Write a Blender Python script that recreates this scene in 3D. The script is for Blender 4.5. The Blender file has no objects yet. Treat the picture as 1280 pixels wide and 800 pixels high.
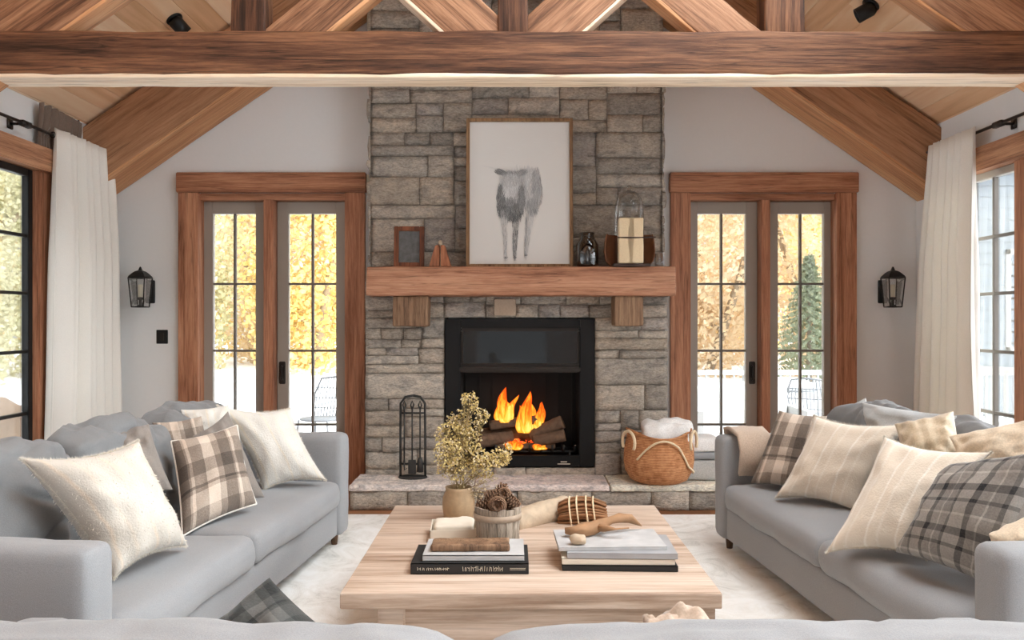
import bpy, bmesh, math, random
from mathutils import Vector, Matrix, noise, Euler

C = bpy.context.scene.collection
S = bpy.context.scene

# ------------------------------------------------------------------ camera
CAMZ = 1.4
cd = bpy.data.cameras.new('camera'); cam = bpy.data.objects.new('camera', cd); C.objects.link(cam)
cd.sensor_width = 36.0; cd.lens = 28.125
cam.location = (0, 0, CAMZ); cam.rotation_euler = (math.pi/2, 0, 0)
cd.clip_start = 0.05; cd.clip_end = 300
S.camera = cam

# ------------------------------------------------------------------ view
S.view_settings.view_transform = 'Standard'
S.view_settings.look = 'None'
S.view_settings.gamma = 1.0
S.view_settings.use_curve_mapping = False
S.view_settings.exposure = 0.24
S.cycles.use_denoising = True
S.cycles.max_bounces = 10
S.cycles.diffuse_bounces = 6
S.cycles.transparent_max_bounces = 16
S.cycles.sample_clamp_indirect = 8.0
S.cycles.caustics_reflective = False
S.cycles.caustics_refractive = False

# ------------------------------------------------------------------ sky: overcast, brightest towards the hidden sun on the right
W = bpy.data.worlds.new('sky'); S.world = W; W.use_nodes = True
wt = W.node_tree; wt.nodes.clear()
wo = wt.nodes.new('ShaderNodeOutputWorld'); wb = wt.nodes.new('ShaderNodeBackground')
tc = wt.nodes.new('ShaderNodeTexCoord')
dp = wt.nodes.new('ShaderNodeVectorMath'); dp.operation = 'DOT_PRODUCT'
SKYDIR = Vector((0.78, -0.12, 0.62)).normalized()
dp.inputs[1].default_value = SKYDIR
mr = wt.nodes.new('ShaderNodeMapRange'); mr.inputs['From Min'].default_value = 0.15; mr.inputs['From Max'].default_value = 1.0
mr.inputs['To Min'].default_value = 0.9; mr.inputs['To Max'].default_value = 9.5
mr.interpolation_type = 'SMOOTHSTEP'
wt.links.new(tc.outputs['Generated'], dp.inputs[0]); wt.links.new(dp.outputs['Value'], mr.inputs['Value'])
wt.links.new(mr.outputs['Result'], wb.inputs['Strength'])
wb.inputs['Color'].default_value = (0.91, 0.965, 1.0, 1)
wt.links.new(wb.outputs[0], wo.inputs[0])

def portal(name, loc, rot, sx, sy):
    l = bpy.data.lights.new(name, 'AREA'); l.shape = 'RECTANGLE'; l.size = sx; l.size_y = sy
    l.cycles.is_portal = True
    o = bpy.data.objects.new(name, l); C.objects.link(o); o.location = loc; o.rotation_euler = rot
    return o
H = math.pi/2
# portals only guide the sky's own light through the openings
portal('daylight_portal', (3.55, 2.2, 1.25), (0, H, 0), 2.5, 7.6)
portal('daylight_portal', (-3.55, 2.2, 1.25), (0, -H, 0), 2.5, 7.6)
portal('daylight_portal', (0, -1.75, 1.3), (H, 0, 0), 1.2, 2.5)
ROOF_GAP = (0.9, 3.0, 0.3, 4.2)      # unseen roof opening added for top light: down the slope, along the room
for s_ in (1,):
    a_ = math.atan(0.69); m_ = (ROOF_GAP[0]+ROOF_GAP[1])/2
    portal('added_roof_gap_portal', (s_*(m_*math.cos(a_)+0.15*math.sin(a_)), (ROOF_GAP[2]+ROOF_GAP[3])/2, 2.95+3.37*0.69-m_*math.sin(a_)+0.15*math.cos(a_)), (0, s_*a_, 0), ROOF_GAP[1]-ROOF_GAP[0], ROOF_GAP[3]-ROOF_GAP[2])
portal('daylight_portal', (-2.0, 6.95, 1.2), (-H, 0, 0), 1.3, 2.4)
portal('daylight_portal', (2.1, 6.95, 1.2), (-H, 0, 0), 1.3, 2.4)

# ------------------------------------------------------------------ helpers
R = random.Random(7)
def P(px, py, d):
    return Vector(((px-640)*d/1000.0, d, CAMZ-(py-400)*d/1000.0))
def Pz(px, py, z):
    return P(px, py, (CAMZ-z)*1000.0/(py-400))
def col(r, g, b):
    f = lambda c: (c/255/12.92) if c/255 <= 0.04045 else ((c/255+0.055)/1.055)**2.4
    return (f(r), f(g), f(b), 1)

def obj(name, bm, m=None, parent=None, smooth=True, mw=None):
    me = bpy.data.meshes.new(name)
    bm.normal_update(); bm.to_mesh(me); bm.free()
    if smooth:
        for p in me.polygons: p.use_smooth = True
    if m is not None:
        for x in (m if isinstance(m, (list, tuple)) else [m]): me.materials.append(x)
    o = bpy.data.objects.new(name, me); C.objects.link(o)
    if parent is not None: o.parent = parent
    if mw is not None: o.matrix_basis = mw
    return o
def tag(o, label, cat, group=None, kind=None):
    o['label'] = label; o['category'] = cat
    if group: o['group'] = group
    if kind: o['kind'] = kind
    return o
def thing(name, label, cat, loc=(0,0,0), rz=0, group=None, kind=None):
    o = bpy.data.objects.new(name, None); C.objects.link(o)
    o.location = loc; o.rotation_euler = (0, 0, rz); o.empty_display_size = 0.1
    return tag(o, label, cat, group, kind)
def struct(o, label=None, cat=None):
    o['kind'] = 'structure'
    if label: o['label'] = label; o['category'] = cat
    return o
def dup_tree(root):
    r = root.copy(); C.objects.link(r)
    for ch in list(root.children):
        c = ch.copy(); C.objects.link(c); c.parent = r
        for g in ch.children:
            d = g.copy(); C.objects.link(d); d.parent = c
    return r

def axis_ts(h, r, n):
    """sample positions across one axis of a soft box"""
    r = min(r, h*0.999)
    a = [-h, -h+r*0.12, -h+r*0.4, -h+r]
    inner = [-h+r + (2*(h-r))*i/n for i in range(1, n)]
    return a + inner + [h-r, h-r*0.4, h-r*0.12, h]

def soft_box(bm, cx, cy, cz, hx, hy, hz, r=0.02, n=(2,2,2), puff=(0,0,0), nz=0.0, ns=6.0, mat=None, seed=0.0, fold=None, ridge=0.0):
    """rounded box, optionally puffed and wrinkled, added to bm"""
    X, Y, Z = axis_ts(hx, r, n[0]), axis_ts(hy, r, n[1]), axis_ts(hz, r, n[2])
    vs = {}
    def vert(i, j, k):
        key = (i, j, k)
        if key in vs: return vs[key]
        p = Vector((X[i], Y[j], Z[k])); rr = min(r, hx, hy, hz)
        c = Vector((max(-hx+rr, min(hx-rr, p.x)), max(-hy+rr, min(hy-rr, p.y)), max(-hz+rr, min(hz-rr, p.z))))
        d = p-c
        if d.length > 1e-9: p = c + d.normalized()*rr
        u, v, w = p.x/hx, p.y/hy, p.z/hz
        q = lambda t: max(0.0, 1-t*t)
        p = Vector((p.x + puff[0]*u*q(v)*q(w), p.y + puff[1]*v*q(u)*q(w), p.z + puff[2]*w*q(u)*q(v)))
        if fold: p = fold(p, u, v, w)
        if nz:
            s = Vector((p.x*ns+seed, p.y*ns+seed*1.7, p.z*ns-seed))
            dirv = Vector((u**3, v**3, w**3))
            if dirv.length > 1e-6: dirv.normalize()
            p = p + dirv*nz*(noise.noise(s) + 0.5*noise.noise(s*2.3))
            if ridge:
                q2 = Vector((s.x*0.7+9, s.y*0.55, s.z*1.3+3)); q2 += Vector((noise.noise(s*0.6), noise.noise(s*0.6+Vector((7, 0, 0))), 0))*0.8
                p = p - dirv*ridge*max(0.0, 1-abs(noise.noise(q2))*5.0)
        p = p + Vector((cx, cy, cz))
        if mat is not None: p = mat @ p
        b = bm.verts.new(p); vs[key] = b
        return b
    nx, ny, nk = len(X)-1, len(Y)-1, len(Z)-1
    for i in range(nx):
        for j in range(ny):
            bm.faces.new((vert(i,j,0), vert(i,j+1,0), vert(i+1,j+1,0), vert(i+1,j,0)))
            bm.faces.new((vert(i,j,nk), vert(i+1,j,nk), vert(i+1,j+1,nk), vert(i,j+1,nk)))
    for i in range(nx):
        for k in range(nk):
            bm.faces.new((vert(i,0,k), vert(i+1,0,k), vert(i+1,0,k+1), vert(i,0,k+1)))
            bm.faces.new((vert(i,ny,k), vert(i,ny,k+1), vert(i+1,ny,k+1), vert(i+1,ny,k)))
    for j in range(ny):
        for k in range(nk):
            bm.faces.new((vert(0,j,k), vert(0,j,k+1), vert(0,j+1,k+1), vert(0,j+1,k)))
            bm.faces.new((vert(nx,j,k), vert(nx,j+1,k), vert(nx,j+1,k+1), vert(nx,j,k+1)))
    return bm

def bx(bm, x0, x1, y0, y1, z0, z1, bev=0.004, mat=None):
    """box with a small bevel"""
    x0, x1 = min(x0,x1), max(x0,x1); y0, y1 = min(y0,y1), max(y0,y1); z0, z1 = min(z0,z1), max(z0,z1)
    t = bmesh.new(); bmesh.ops.create_cube(t, size=1.0)
    for v in t.verts:
        v.co = Vector(((x0+x1)/2 + v.co.x*(x1-x0), (y0+y1)/2 + v.co.y*(y1-y0), (z0+z1)/2 + v.co.z*(z1-z0)))
    b = min(bev, 0.45*min(x1-x0, y1-y0, z1-z0))
    if b > 1e-5: bmesh.ops.bevel(t, geom=t.edges[:], offset=b, segments=2, affect='EDGES')
    if mat is not None: bmesh.ops.transform(t, matrix=mat, verts=t.verts)
    merge(bm, t)
    return bm
def merge(bm, t):
    m = {}
    for v in t.verts: m[v] = bm.verts.new(v.co)
    for f in t.faces:
        try:
            nf = bm.faces.new([m[v] for v in f.verts]); nf.material_index = f.material_index; nf.smooth = f.smooth
        except ValueError: pass
    t.free()
def boxo(name, args, m, parent=None, bev=0.004):
    return obj(name, bx(bmesh.new(), *args, bev=bev), m, parent, smooth=False)

def lathe(bm, prof, c=(0,0,0), seg=32, mat=None, close=True, fn=None):
    """prof: list of (radius, z); closed at either end when radius is ~0 or close"""
    rings = []
    for (r, z) in prof:
        ring = []
        for i in range(seg):
            a = 2*math.pi*i/seg
            rr, zz = (r, z) if fn is None else fn(r, z, a)
            p = Vector((c[0]+rr*math.cos(a), c[1]+rr*math.sin(a), c[2]+zz))
            if mat is not None: p = mat @ p
            ring.append(bm.verts.new(p))
        rings.append(ring)
    for a, b in zip(rings, rings[1:]):
        for i in range(seg):
            bm.faces.new((a[i], a[(i+1) % seg], b[(i+1) % seg], b[i]))
    if close:
        bm.faces.new(list(reversed(rings[0]))); bm.faces.new(rings[-1])
    return bm

def tube(bm, pts, r, seg=8, caps=True):
    pts = [Vector(p) for p in pts]
    rs = r if isinstance(r, (list, tuple)) else [r]*len(pts)
    rings = []; up = None
    for i, p in enumerate(pts):
        t = (pts[min(i+1, len(pts)-1)] - pts[max(i-1, 0)])
        if t.length < 1e-9: t = Vector((0,0,1))
        t.normalize()
        if up is None:
            up = t.orthogonal().normalized()
        up = (up - t*up.dot(t))
        if up.length < 1e-6: up = t.orthogonal()
        up.normalize(); s = t.cross(up)
        rings.append([bm.verts.new(p + (up*math.cos(2*math.pi*k/seg) + s*math.sin(2*math.pi*k/seg))*rs[i]) for k in range(seg)])
    for a, b in zip(rings, rings[1:]):
        for k in range(seg):
            bm.faces.new((a[k], a[(k+1) % seg], b[(k+1) % seg], b[k]))
    if caps and seg > 2:
        bm.faces.new(list(reversed(rings[0]))); bm.faces.new(rings[-1])
    return bm

# ------------------------------------------------------------------ materials
def newmat(name):
    m = bpy.data.materials.new(name); m.use_nodes = True
    nt = m.node_tree; b = nt.nodes['Principled BSDF']
    return m, nt, b
def N(nt, t, **kw):
    n = nt.nodes.new(t)
    for k, v in kw.items(): setattr(n, k, v)
    return n
def plain(name, c, rough=0.5, metal=0.0, spec=0.5, nscale=0, namp=0.1, bump=0.0):
    m, nt, b = newmat(name)
    b.inputs['Base Color'].default_value = c; b.inputs['Roughness'].default_value = rough
    b.inputs['Metallic'].default_value = metal; b.inputs['Specular IOR Level'].default_value = spec
    if nscale:
        t = N(nt, 'ShaderNodeTexCoord'); n = N(nt, 'ShaderNodeTexNoise'); n.inputs['Scale'].default_value = nscale; n.inputs['Detail'].default_value = 5
        nt.links.new(t.outputs['Object'], n.inputs['Vector'])
        mx = N(nt, 'ShaderNodeMix', data_type='RGBA')
        mx.inputs[6].default_value = tuple(x*(1-namp) for x in c[:3])+(1,); mx.inputs[7].default_value = tuple(min(1, x*(1+namp)) for x in c[:3])+(1,)
        nt.links.new(n.outputs['Fac'], mx.inputs[0]); nt.links.new(mx.outputs[2], b.inputs['Base Color'])
        if bump:
            bp = N(nt, 'ShaderNodeBump'); bp.inputs['Strength'].default_value = bump; bp.inputs['Distance'].default_value = 0.01
            nt.links.new(n.outputs['Fac'], bp.inputs['Height']); nt.links.new(bp.outputs[0], b.inputs['Normal'])
    return m
def ramp(nt, fac, stops, interp='LINEAR'):
    r = N(nt, 'ShaderNodeValToRGB'); r.color_ramp.interpolation = interp
    e = r.color_ramp.elements
    e[0].position, e[0].color = stops[0]; e[1].position, e[1].color = stops[1]
    for p, c in stops[2:]:
        x = e.new(p); x.color = c
    nt.links.new(fac, r.inputs[0])
    return r
def wood(name, dark, mid, light, axis='X', freq=14.0, stretch=0.06, rough=0.6, knots=0.35, bump=0.25, crack=0.6):
    """long-grained timber; grain runs along the object's own axis"""
    m, nt, b = newmat(name)
    t = N(nt, 'ShaderNodeTexCoord'); mp = N(nt, 'ShaderNodeMapping')
    sc = {'X': (stretch, 1, 1), 'Y': (1, stretch, 1), 'Z': (1, 1, stretch)}[axis]
    mp.inputs['Scale'].default_value = tuple(freq*s for s in sc)
    oi = N(nt, 'ShaderNodeObjectInfo')
    ad = N(nt, 'ShaderNodeVectorMath', operation='ADD')
    sk = N(nt, 'ShaderNodeVectorMath', operation='SCALE'); sk.inputs[3].default_value = 37.0
    cb = N(nt, 'ShaderNodeCombineXYZ')
    for i in range(3): nt.links.new(oi.outputs['Random'], cb.inputs[i])
    nt.links.new(cb.outputs[0], sk.inputs[0])
    nt.links.new(t.outputs['Object'], mp.inputs[0]); nt.links.new(mp.outputs[0], ad.inputs[0]); nt.links.new(sk.outputs[0], ad.inputs[1])
    n1 = N(nt, 'ShaderNodeTexNoise'); n1.inputs['Scale'].default_value = 1.0; n1.inputs['Detail'].default_value = 6; n1.inputs['Roughness'].default_value = 0.65; n1.inputs['Distortion'].default_value = 0.6
    n2 = N(nt, 'ShaderNodeTexNoise'); n2.inputs['Scale'].default_value = 6.0; n2.inputs['Detail'].default_value = 8; n2.inputs['Roughness'].default_value = 0.7
    n3 = N(nt, 'ShaderNodeTexNoise'); n3.inputs['Scale'].default_value = 0.16; n3.inputs['Detail'].default_value = 2
    for n in (n1, n2, n3): nt.links.new(ad.outputs[0], n.inputs['Vector'])
    mix = N(nt, 'ShaderNodeMath', operation='MULTIPLY_ADD'); mix.inputs[1].default_value = 0.75
    nt.links.new(n2.outputs['Fac'], mix.inputs[0]); nt.links.new(n1.outputs['Fac'], mix.inputs[2])
    m2 = N(nt, 'ShaderNodeMath', operation='MULTIPLY_ADD'); m2.inputs[1].default_value = knots
    nt.links.new(n3.outputs['Fac'], m2.inputs[0]); nt.links.new(mix.outputs[0], m2.inputs[2])
    off = 0.5 + 0.75*0.5 + knots*0.5
    hv = N(nt, 'ShaderNodeMath', operation='MULTIPLY'); hv.inputs[1].default_value = 0.5; nt.links.new(m2.outputs[0], hv.inputs[0])
    r = ramp(nt, hv.outputs[0], [(0.5*(off-0.21), dark), (0.5*(off+0.20), light), (0.5*(off-0.01), mid)])
    n4 = N(nt, 'ShaderNodeTexNoise'); n4.inputs['Scale'].default_value = 1.7; n4.inputs['Detail'].default_value = 3; n4.inputs['Distortion'].default_value = 0.4
    m4 = N(nt, 'ShaderNodeMapping'); m4.inputs['Scale'].default_value = tuple(0.45 if ch == axis else 1.0 for ch in 'XYZ')
    nt.links.new(ad.outputs[0], m4.inputs[0]); nt.links.new(m4.outputs[0], n4.inputs['Vector'])
    ck = ramp(nt, n4.outputs['Fac'], [(0.0, (1, 1, 1, 1)), (1.0, (1, 1, 1, 1)), (0.478, (1, 1, 1, 1)), (0.50, (crack, crack, crack, 1)), (0.516, (1, 1, 1, 1))])
    cm = N(nt, 'ShaderNodeMix', data_type='RGBA', blend_type='MULTIPLY'); cm.inputs[0].default_value = 1.0
    nt.links.new(r.outputs[0], cm.inputs[6]); nt.links.new(ck.outputs[0], cm.inputs[7])
    nt.links.new(cm.outputs[2], b.inputs['Base Color'])
    b.inputs['Roughness'].default_value = rough; b.inputs['Specular IOR Level'].default_value = 0.3
    bp = N(nt, 'ShaderNodeBump'); bp.inputs['Strength'].default_value = bump; bp.inputs['Distance'].default_value = 0.008
    nt.links.new(mix.outputs[0], bp.inputs['Height']); nt.links.new(bp.outputs[0], b.inputs['Normal'])
    return m
def fabric(name, c, var=0.12, weave=420.0, rough=0.95, sheen=0.25, bump=0.25, coarse=5.0, thread=0.10):
    m, nt, b = newmat(name)
    t = N(nt, 'ShaderNodeTexCoord')
    n = N(nt, 'ShaderNodeTexNoise'); n.inputs['Scale'].default_value = coarse; n.inputs['Detail'].default_value = 4
    w = N(nt, 'ShaderNodeTexNoise'); w.inputs['Scale'].default_value = weave; w.inputs['Detail'].default_value = 1
    nt.links.new(t.outputs['Object'], n.inputs['Vector']); nt.links.new(t.outputs['Object'], w.inputs['Vector'])
    a = N(nt, 'ShaderNodeMix', data_type='RGBA')
    a.inputs[6].default_value = tuple(x*(1-var) for x in c[:3])+(1,); a.inputs[7].default_value = tuple(min(1, x*(1+var)) for x in c[:3])+(1,)
    nt.links.new(n.outputs['Fac'], a.inputs[0])
    q = N(nt, 'ShaderNodeMix', data_type='RGBA', blend_type='MULTIPLY'); q.inputs[0].default_value = 1.0
    mrn = N(nt, 'ShaderNodeMapRange'); mrn.inputs['From Min'].default_value = 0.3; mrn.inputs['From Max'].default_value = 0.7
    mrn.inputs['To Min'].default_value = 1-thread; mrn.inputs['To Max'].default_value = 1+thread
    nt.links.new(w.outputs['Fac'], mrn.inputs[0])
    nt.links.new(a.outputs[2], q.inputs[6]); nt.links.new(mrn.outputs[0], q.inputs[7]); nt.links.new(q.outputs[2], b.inputs['Base Color'])
    b.inputs['Roughness'].default_value = rough; b.inputs['Specular IOR Level'].default_value = 0.15
    b.inputs['Sheen Weight'].default_value = sheen; b.inputs['Sheen Roughness'].default_value = 0.5
    bp = N(nt, 'ShaderNodeBump'); bp.inputs['Strength'].default_value = bump; bp.inputs['Distance'].default_value = 0.002
    nt.links.new(w.outputs['Fac'], bp.inputs['Height']); nt.links.new(bp.outputs[0], b.inputs['Normal'])
    return m
def plaid(name, cols, ku=2.2, kv=2.2, ustops=None, vstops=None):
    """woven check from two sets of bands; cols = dark, mid, light"""
    m, nt, b = newmat(name)
    uv = N(nt, 'ShaderNodeUVMap'); sp = N(nt, 'ShaderNodeSeparateXYZ')
    nt.links.new(uv.outputs[0], sp.inputs[0])
    def band(out, k, stops, ph):
        mu = N(nt, 'ShaderNodeMath', operation='MULTIPLY_ADD'); mu.inputs[1].default_value = k; mu.inputs[2].default_value = ph
        fr = N(nt, 'ShaderNodeMath', operation='FRACT')
        nt.links.new(out, mu.inputs[0]); nt.links.new(mu.outputs[0], fr.inputs[0])
        return ramp(nt, fr.outputs[0], [(p, (v, v, v, 1)) for p, v in stops], 'CONSTANT').outputs[0]
    us = ustops or [(0, 0.1), (0.26, 0.55), (0.30, 0.95), (0.36, 0.5), (0.62, 1.0), (0.86, 0.55)]
    vs = vstops or [(0, 0.2), (0.22, 0.6), (0.5, 0.95), (0.74, 0.55), (0.80, 0.1), (0.84, 0.6)]
    U = band(sp.outputs[0], ku, us, 0.13); V = band(sp.outputs[1], kv, vs, 0.31)
    av = N(nt, 'ShaderNodeMix', data_type='RGBA'); av.inputs[0].default_value = 0.5
    nt.links.new(U, av.inputs[6]); nt.links.new(V, av.inputs[7])
    t = N(nt, 'ShaderNodeTexCoord'); w = N(nt, 'ShaderNodeTexNoise'); w.inputs['Scale'].default_value = 160; w.inputs['Detail'].default_value = 2
    nt.links.new(t.outputs['Object'], w.inputs['Vector'])
    ma = N(nt, 'ShaderNodeMath', operation='MULTIPLY_ADD'); ma.inputs[1].default_value = 0.22
    nt.links.new(w.outputs['Fac'], ma.inputs[0])
    sb = N(nt, 'ShaderNodeMath', operation='SUBTRACT'); sb.inputs[1].default_value = 0.11
    nt.links.new(av.outputs[2], ma.inputs[2]); nt.links.new(ma.outputs[0], sb.inputs[0])
    r = ramp(nt, sb.outputs[0], [(0.05, cols[0]), (0.98, cols[2]), (0.5, cols[1])])
    nt.links.new(r.outputs[0], b.inputs['Base Color'])
    b.inputs['Roughness'].default_value = 0.95; b.inputs['Specular IOR Level'].default_value = 0.1; b.inputs['Sheen Weight'].default_value = 0.15
    bp = N(nt, 'ShaderNodeBump'); bp.inputs['Strength'].default_value = 0.3; bp.inputs['Distance'].default_value = 0.003
    nt.links.new(w.outputs['Fac'], bp.inputs['Height']); nt.links.new(bp.outputs[0], b.inputs['Normal'])
    return m
def striped(name, base, line, k=6.0, soft=1.0):
    """cream cloth with woven stripes"""
    m, nt, b = newmat(name)
    uv = N(nt, 'ShaderNodeUVMap'); sp = N(nt, 'ShaderNodeSeparateXYZ'); nt.links.new(uv.outputs[0], sp.inputs[0])
    t = N(nt, 'ShaderNodeTexCoord'); n = N(nt, 'ShaderNodeTexNoise'); n.inputs['Scale'].default_value = 9; n.inputs['Detail'].default_value = 4
    nt.links.new(t.outputs['Object'], n.inputs['Vector'])
    mu = N(nt, 'ShaderNodeMath', operation='MULTIPLY_ADD'); mu.inputs[1].default_value = k; mu.inputs[2].default_value = 0.2
    nm = N(nt, 'ShaderNodeMath', operation='MULTIPLY_ADD'); nm.inputs[1].default_value = 0.12
    nt.links.new(sp.outputs[0], mu.inputs[0]); nt.links.new(n.outputs['Fac'], nm.inputs[0]); nt.links.new(mu.outputs[0], nm.inputs[2])
    fr = N(nt, 'ShaderNodeMath', operation='FRACT'); nt.links.new(nm.outputs[0], fr.inputs[0])
    l2 = tuple(0.5*a+0.5*c for a, c in zip(base, line))
    r = ramp(nt, fr.outputs[0], [(0.0, base), (1.0, base), (0.40, base), (0.46, line), (0.53, base), (0.78, base), (0.86, l2), (0.93, base)])
    q = N(nt, 'ShaderNodeMix', data_type='RGBA', blend_type='MULTIPLY'); q.inputs[0].default_value = 1.0
    rn = ramp(nt, n.outputs['Fac'], [(0.3, (0.9, 0.88, 0.86, 1)), (0.7, (1, 1, 1, 1))])
    nt.links.new(r.outputs[0], q.inputs[6]); nt.links.new(rn.outputs[0], q.inputs[7]); nt.links.new(q.outputs[2], b.inputs['Base Color'])
    b.inputs['Roughness'].default_value = 1.0; b.inputs['Specular IOR Level'].default_value = 0.1; b.inputs['Sheen Weight'].default_value = 0.3
    w = N(nt, 'ShaderNodeTexNoise'); w.inputs['Scale'].default_value = 140; w.inputs['Detail'].default_value = 3
    nt.links.new(t.outputs['Object'], w.inputs['Vector'])
    bp = N(nt, 'ShaderNodeBump'); bp.inputs['Strength'].default_value = 0.45; bp.inputs['Distance'].default_value = 0.006
    ad = N(nt, 'ShaderNodeMath', operation='MULTIPLY_ADD'); ad.inputs[1].default_value = 0.5
    nt.links.new(r.outputs[0], ad.inputs[0]); nt.links.new(w.outputs['Fac'], ad.inputs[2])
    nt.links.new(ad.outputs[0], bp.inputs['Height']); nt.links.new(bp.outputs[0], b.inputs['Normal'])
    return m
def stone_mat(name, tint=(1, 1, 1), rough=0.9):
    """block colour from the mesh, veined and pitted"""
    m, nt, b = newmat(name)
    at = N(nt, 'ShaderNodeVertexColor', layer_name='block')
    t = N(nt, 'ShaderNodeTexCoord'); mp = N(nt, 'ShaderNodeMapping'); mp.inputs['Scale'].default_value = (5, 5, 11)
    nt.links.new(t.outputs['Object'], mp.inputs[0])
    n = N(nt, 'ShaderNodeTexNoise'); n.inputs['Scale'].default_value = 1.6; n.inputs['Detail'].default_value = 9; n.inputs['Roughness'].default_value = 0.7; n.inputs['Distortion'].default_value = 0.8
    n2 = N(nt, 'ShaderNodeTexNoise'); n2.inputs['Scale'].default_value = 9; n2.inputs['Detail'].default_value = 6; n2.inputs['Roughness'].default_value = 0.75
    nt.links.new(mp.outputs[0], n.inputs['Vector']); nt.links.new(mp.outputs[0], n2.inputs['Vector'])
    r = ramp(nt, n.outputs['Fac'], [(0.30, (0.50, 0.50, 0.50, 1)), (0.72, (1.32, 1.24, 1.12, 1)), (0.5, (0.98, 0.94, 0.89, 1))])
    r2 = ramp(nt, n2.outputs['Fac'], [(0.34, (0.62, 0.60, 0.58, 1)), (0.6, (1.1, 1.1, 1.1, 1))])
    a = N(nt, 'ShaderNodeMix', data_type='RGBA', blend_type='MULTIPLY'); a.inputs[0].default_value = 1
    c = N(nt, 'ShaderNodeMix', data_type='RGBA', blend_type='MULTIPLY'); c.inputs[0].default_value = 1
    nt.links.new(at.outputs['Color'], a.inputs[6]); nt.links.new(r.outputs[0], a.inputs[7])
    nt.links.new(a.outputs[2], c.inputs[6]); nt.links.new(r2.outputs[0], c.inputs[7]); nt.links.new(c.outputs[2], b.inputs['Base Color'])
    b.inputs['Roughness'].default_value = rough; b.inputs['Specular IOR Level'].default_value = 0.2
    bp = N(nt, 'ShaderNodeBump'); bp.inputs['Strength'].default_value = 0.8; bp.inputs['Distance'].default_value = 0.02
    ad = N(nt, 'ShaderNodeMath', operation='ADD'); nt.links.new(n.outputs['Fac'], ad.inputs[0]); nt.links.new(n2.outputs['Fac'], ad.inputs[1])
    nt.links.new(ad.outputs[0], bp.inputs['Height']); nt.links.new(bp.outputs[0], b.inputs['Normal'])
    return m
def glass_mat(name, refl=0.06, tint=(1, 1, 1, 1)):
    m, nt, b = newmat(name); nt.nodes.remove(b)
    o = nt.nodes['Material Output']
    tr = N(nt, 'ShaderNodeBsdfTransparent'); tr.inputs[0].default_value = tint
    gl = N(nt, 'ShaderNodeBsdfGlossy'); gl.inputs['Roughness'].default_value = 0.02
    lw = N(nt, 'ShaderNodeFresnel'); lw.inputs[0].default_value = 1.3
    mu = N(nt, 'ShaderNodeMath', operation='MULTIPLY'); mu.inputs[1].default_value = refl/0.02
    nt.links.new(lw.outputs[0], mu.inputs[0])
    mi = N(nt, 'ShaderNodeMath', operation='MINIMUM'); mi.inputs[1].default_value = 0.6; nt.links.new(mu.outputs[0], mi.inputs[0])
    mx = N(nt, 'ShaderNodeMixShader'); nt.links.new(mi.outputs[0], mx.inputs[0]); nt.links.new(tr.outputs[0], mx.inputs[1]); nt.links.new(gl.outputs[0], mx.inputs[2])
    nt.links.new(mx.outputs[0], o.inputs[0])
    return m

M = {}
M['wall'] = plain('wall_paint', col(233, 234, 233), 0.85, spec=0.2, nscale=40, namp=0.015, bump=0.05)
M['tie'] = wood('hewn_beam_wood', col(52, 32, 22), col(96, 63, 44), col(138, 97, 69), 'X', 12, 0.05, 0.65, 0.5, 0.5, 0.42)
M['post'] = wood('brown_post_wood', col(92, 62, 44), col(146, 105, 78), col(182, 138, 106), 'X', 12, 0.05, 0.65, 0.4, 0.3)
M['rafter'] = wood('rafter_wood', col(124, 86, 60), col(166, 122, 90), col(190, 146, 112), 'X', 7, 0.07, 0.6, 0.45, 0.2)
M['pale'] = wood('pale_lit_underside', col(214, 186, 154), col(238, 216, 188), col(248, 232, 210), 'X', 14, 0.05, 0.6, 0.3, 0.3)  # light on the beam undersides, put into a pale tone
M['tan'] = wood('tan_lit_underside', col(176, 122, 82), col(204, 150, 106), col(220, 172, 128), 'X', 10, 0.05, 0.6, 0.3, 0.2)  # light under rafters and struts, put into a tan tone
M['casing_x'] = wood('casing_wood_across', col(124, 80, 56), col(170, 116, 86), col(198, 146, 112), 'X', 16, 0.05, 0.55, 0.35, 0.2)
M['casing_z'] = wood('casing_wood_upright', col(132, 84, 58), col(176, 120, 90), col(202, 148, 114), 'Z', 16, 0.05, 0.55, 0.35, 0.2)
M['casing_y'] = wood('casing_wood_deep', col(130, 88, 62), col(176, 126, 94), col(202, 154, 118), 'Y', 16, 0.05, 0.55, 0.35, 0.2)
M['mantel'] = wood('mantel_wood', col(112, 70, 50), col(166, 116, 88), col(192, 144, 114), 'X', 13, 0.06, 0.6, 0.45, 0.35)
M['corbel'] = wood('corbel_wood', col(92, 68, 50), col(132, 102, 78), col(156, 126, 98), 'Z', 16, 0.08, 0.7, 0.4, 0.3)
M['table'] = wood('light_oak', col(154, 127, 107), col(194, 171, 152), col(218, 199, 183), 'X', 9, 0.05, 0.5, 0.4, 0.12, 0.86)
M['leaf'] = plain('taupe_door_paint', col(164, 156, 145), 0.5, nscale=6, namp=0.03)
M['black'] = plain('black_metal', col(26, 25, 24), 0.45, 0.3, nscale=30, namp=0.2)
M['muntin'] = plain('taupe_muntin', col(112, 105, 97), 0.5)
M['bronze'] = plain('dark_bronze', col(52, 46, 42), 0.4, 0.6, nscale=30, namp=0.2)
M['iron'] = plain('wrought_iron', col(58, 56, 54), 0.6, 0.5, nscale=60, namp=0.3, bump=0.2)
M['firebox'] = plain('soot_black_steel', col(24, 23, 22), 0.7, 0.1, nscale=12, namp=0.3)
M['insert'] = plain('satin_black_steel', col(25, 24, 24), 0.5, 0.0, spec=0.2, nscale=20, namp=0.1)
M['darkglass'] = plain('smoked_black_glass', col(20, 20, 21), 0.06, 0.0, spec=0.4, nscale=3, namp=0.1)
M['glass'] = glass_mat('window_glass', 0.02)
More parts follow.
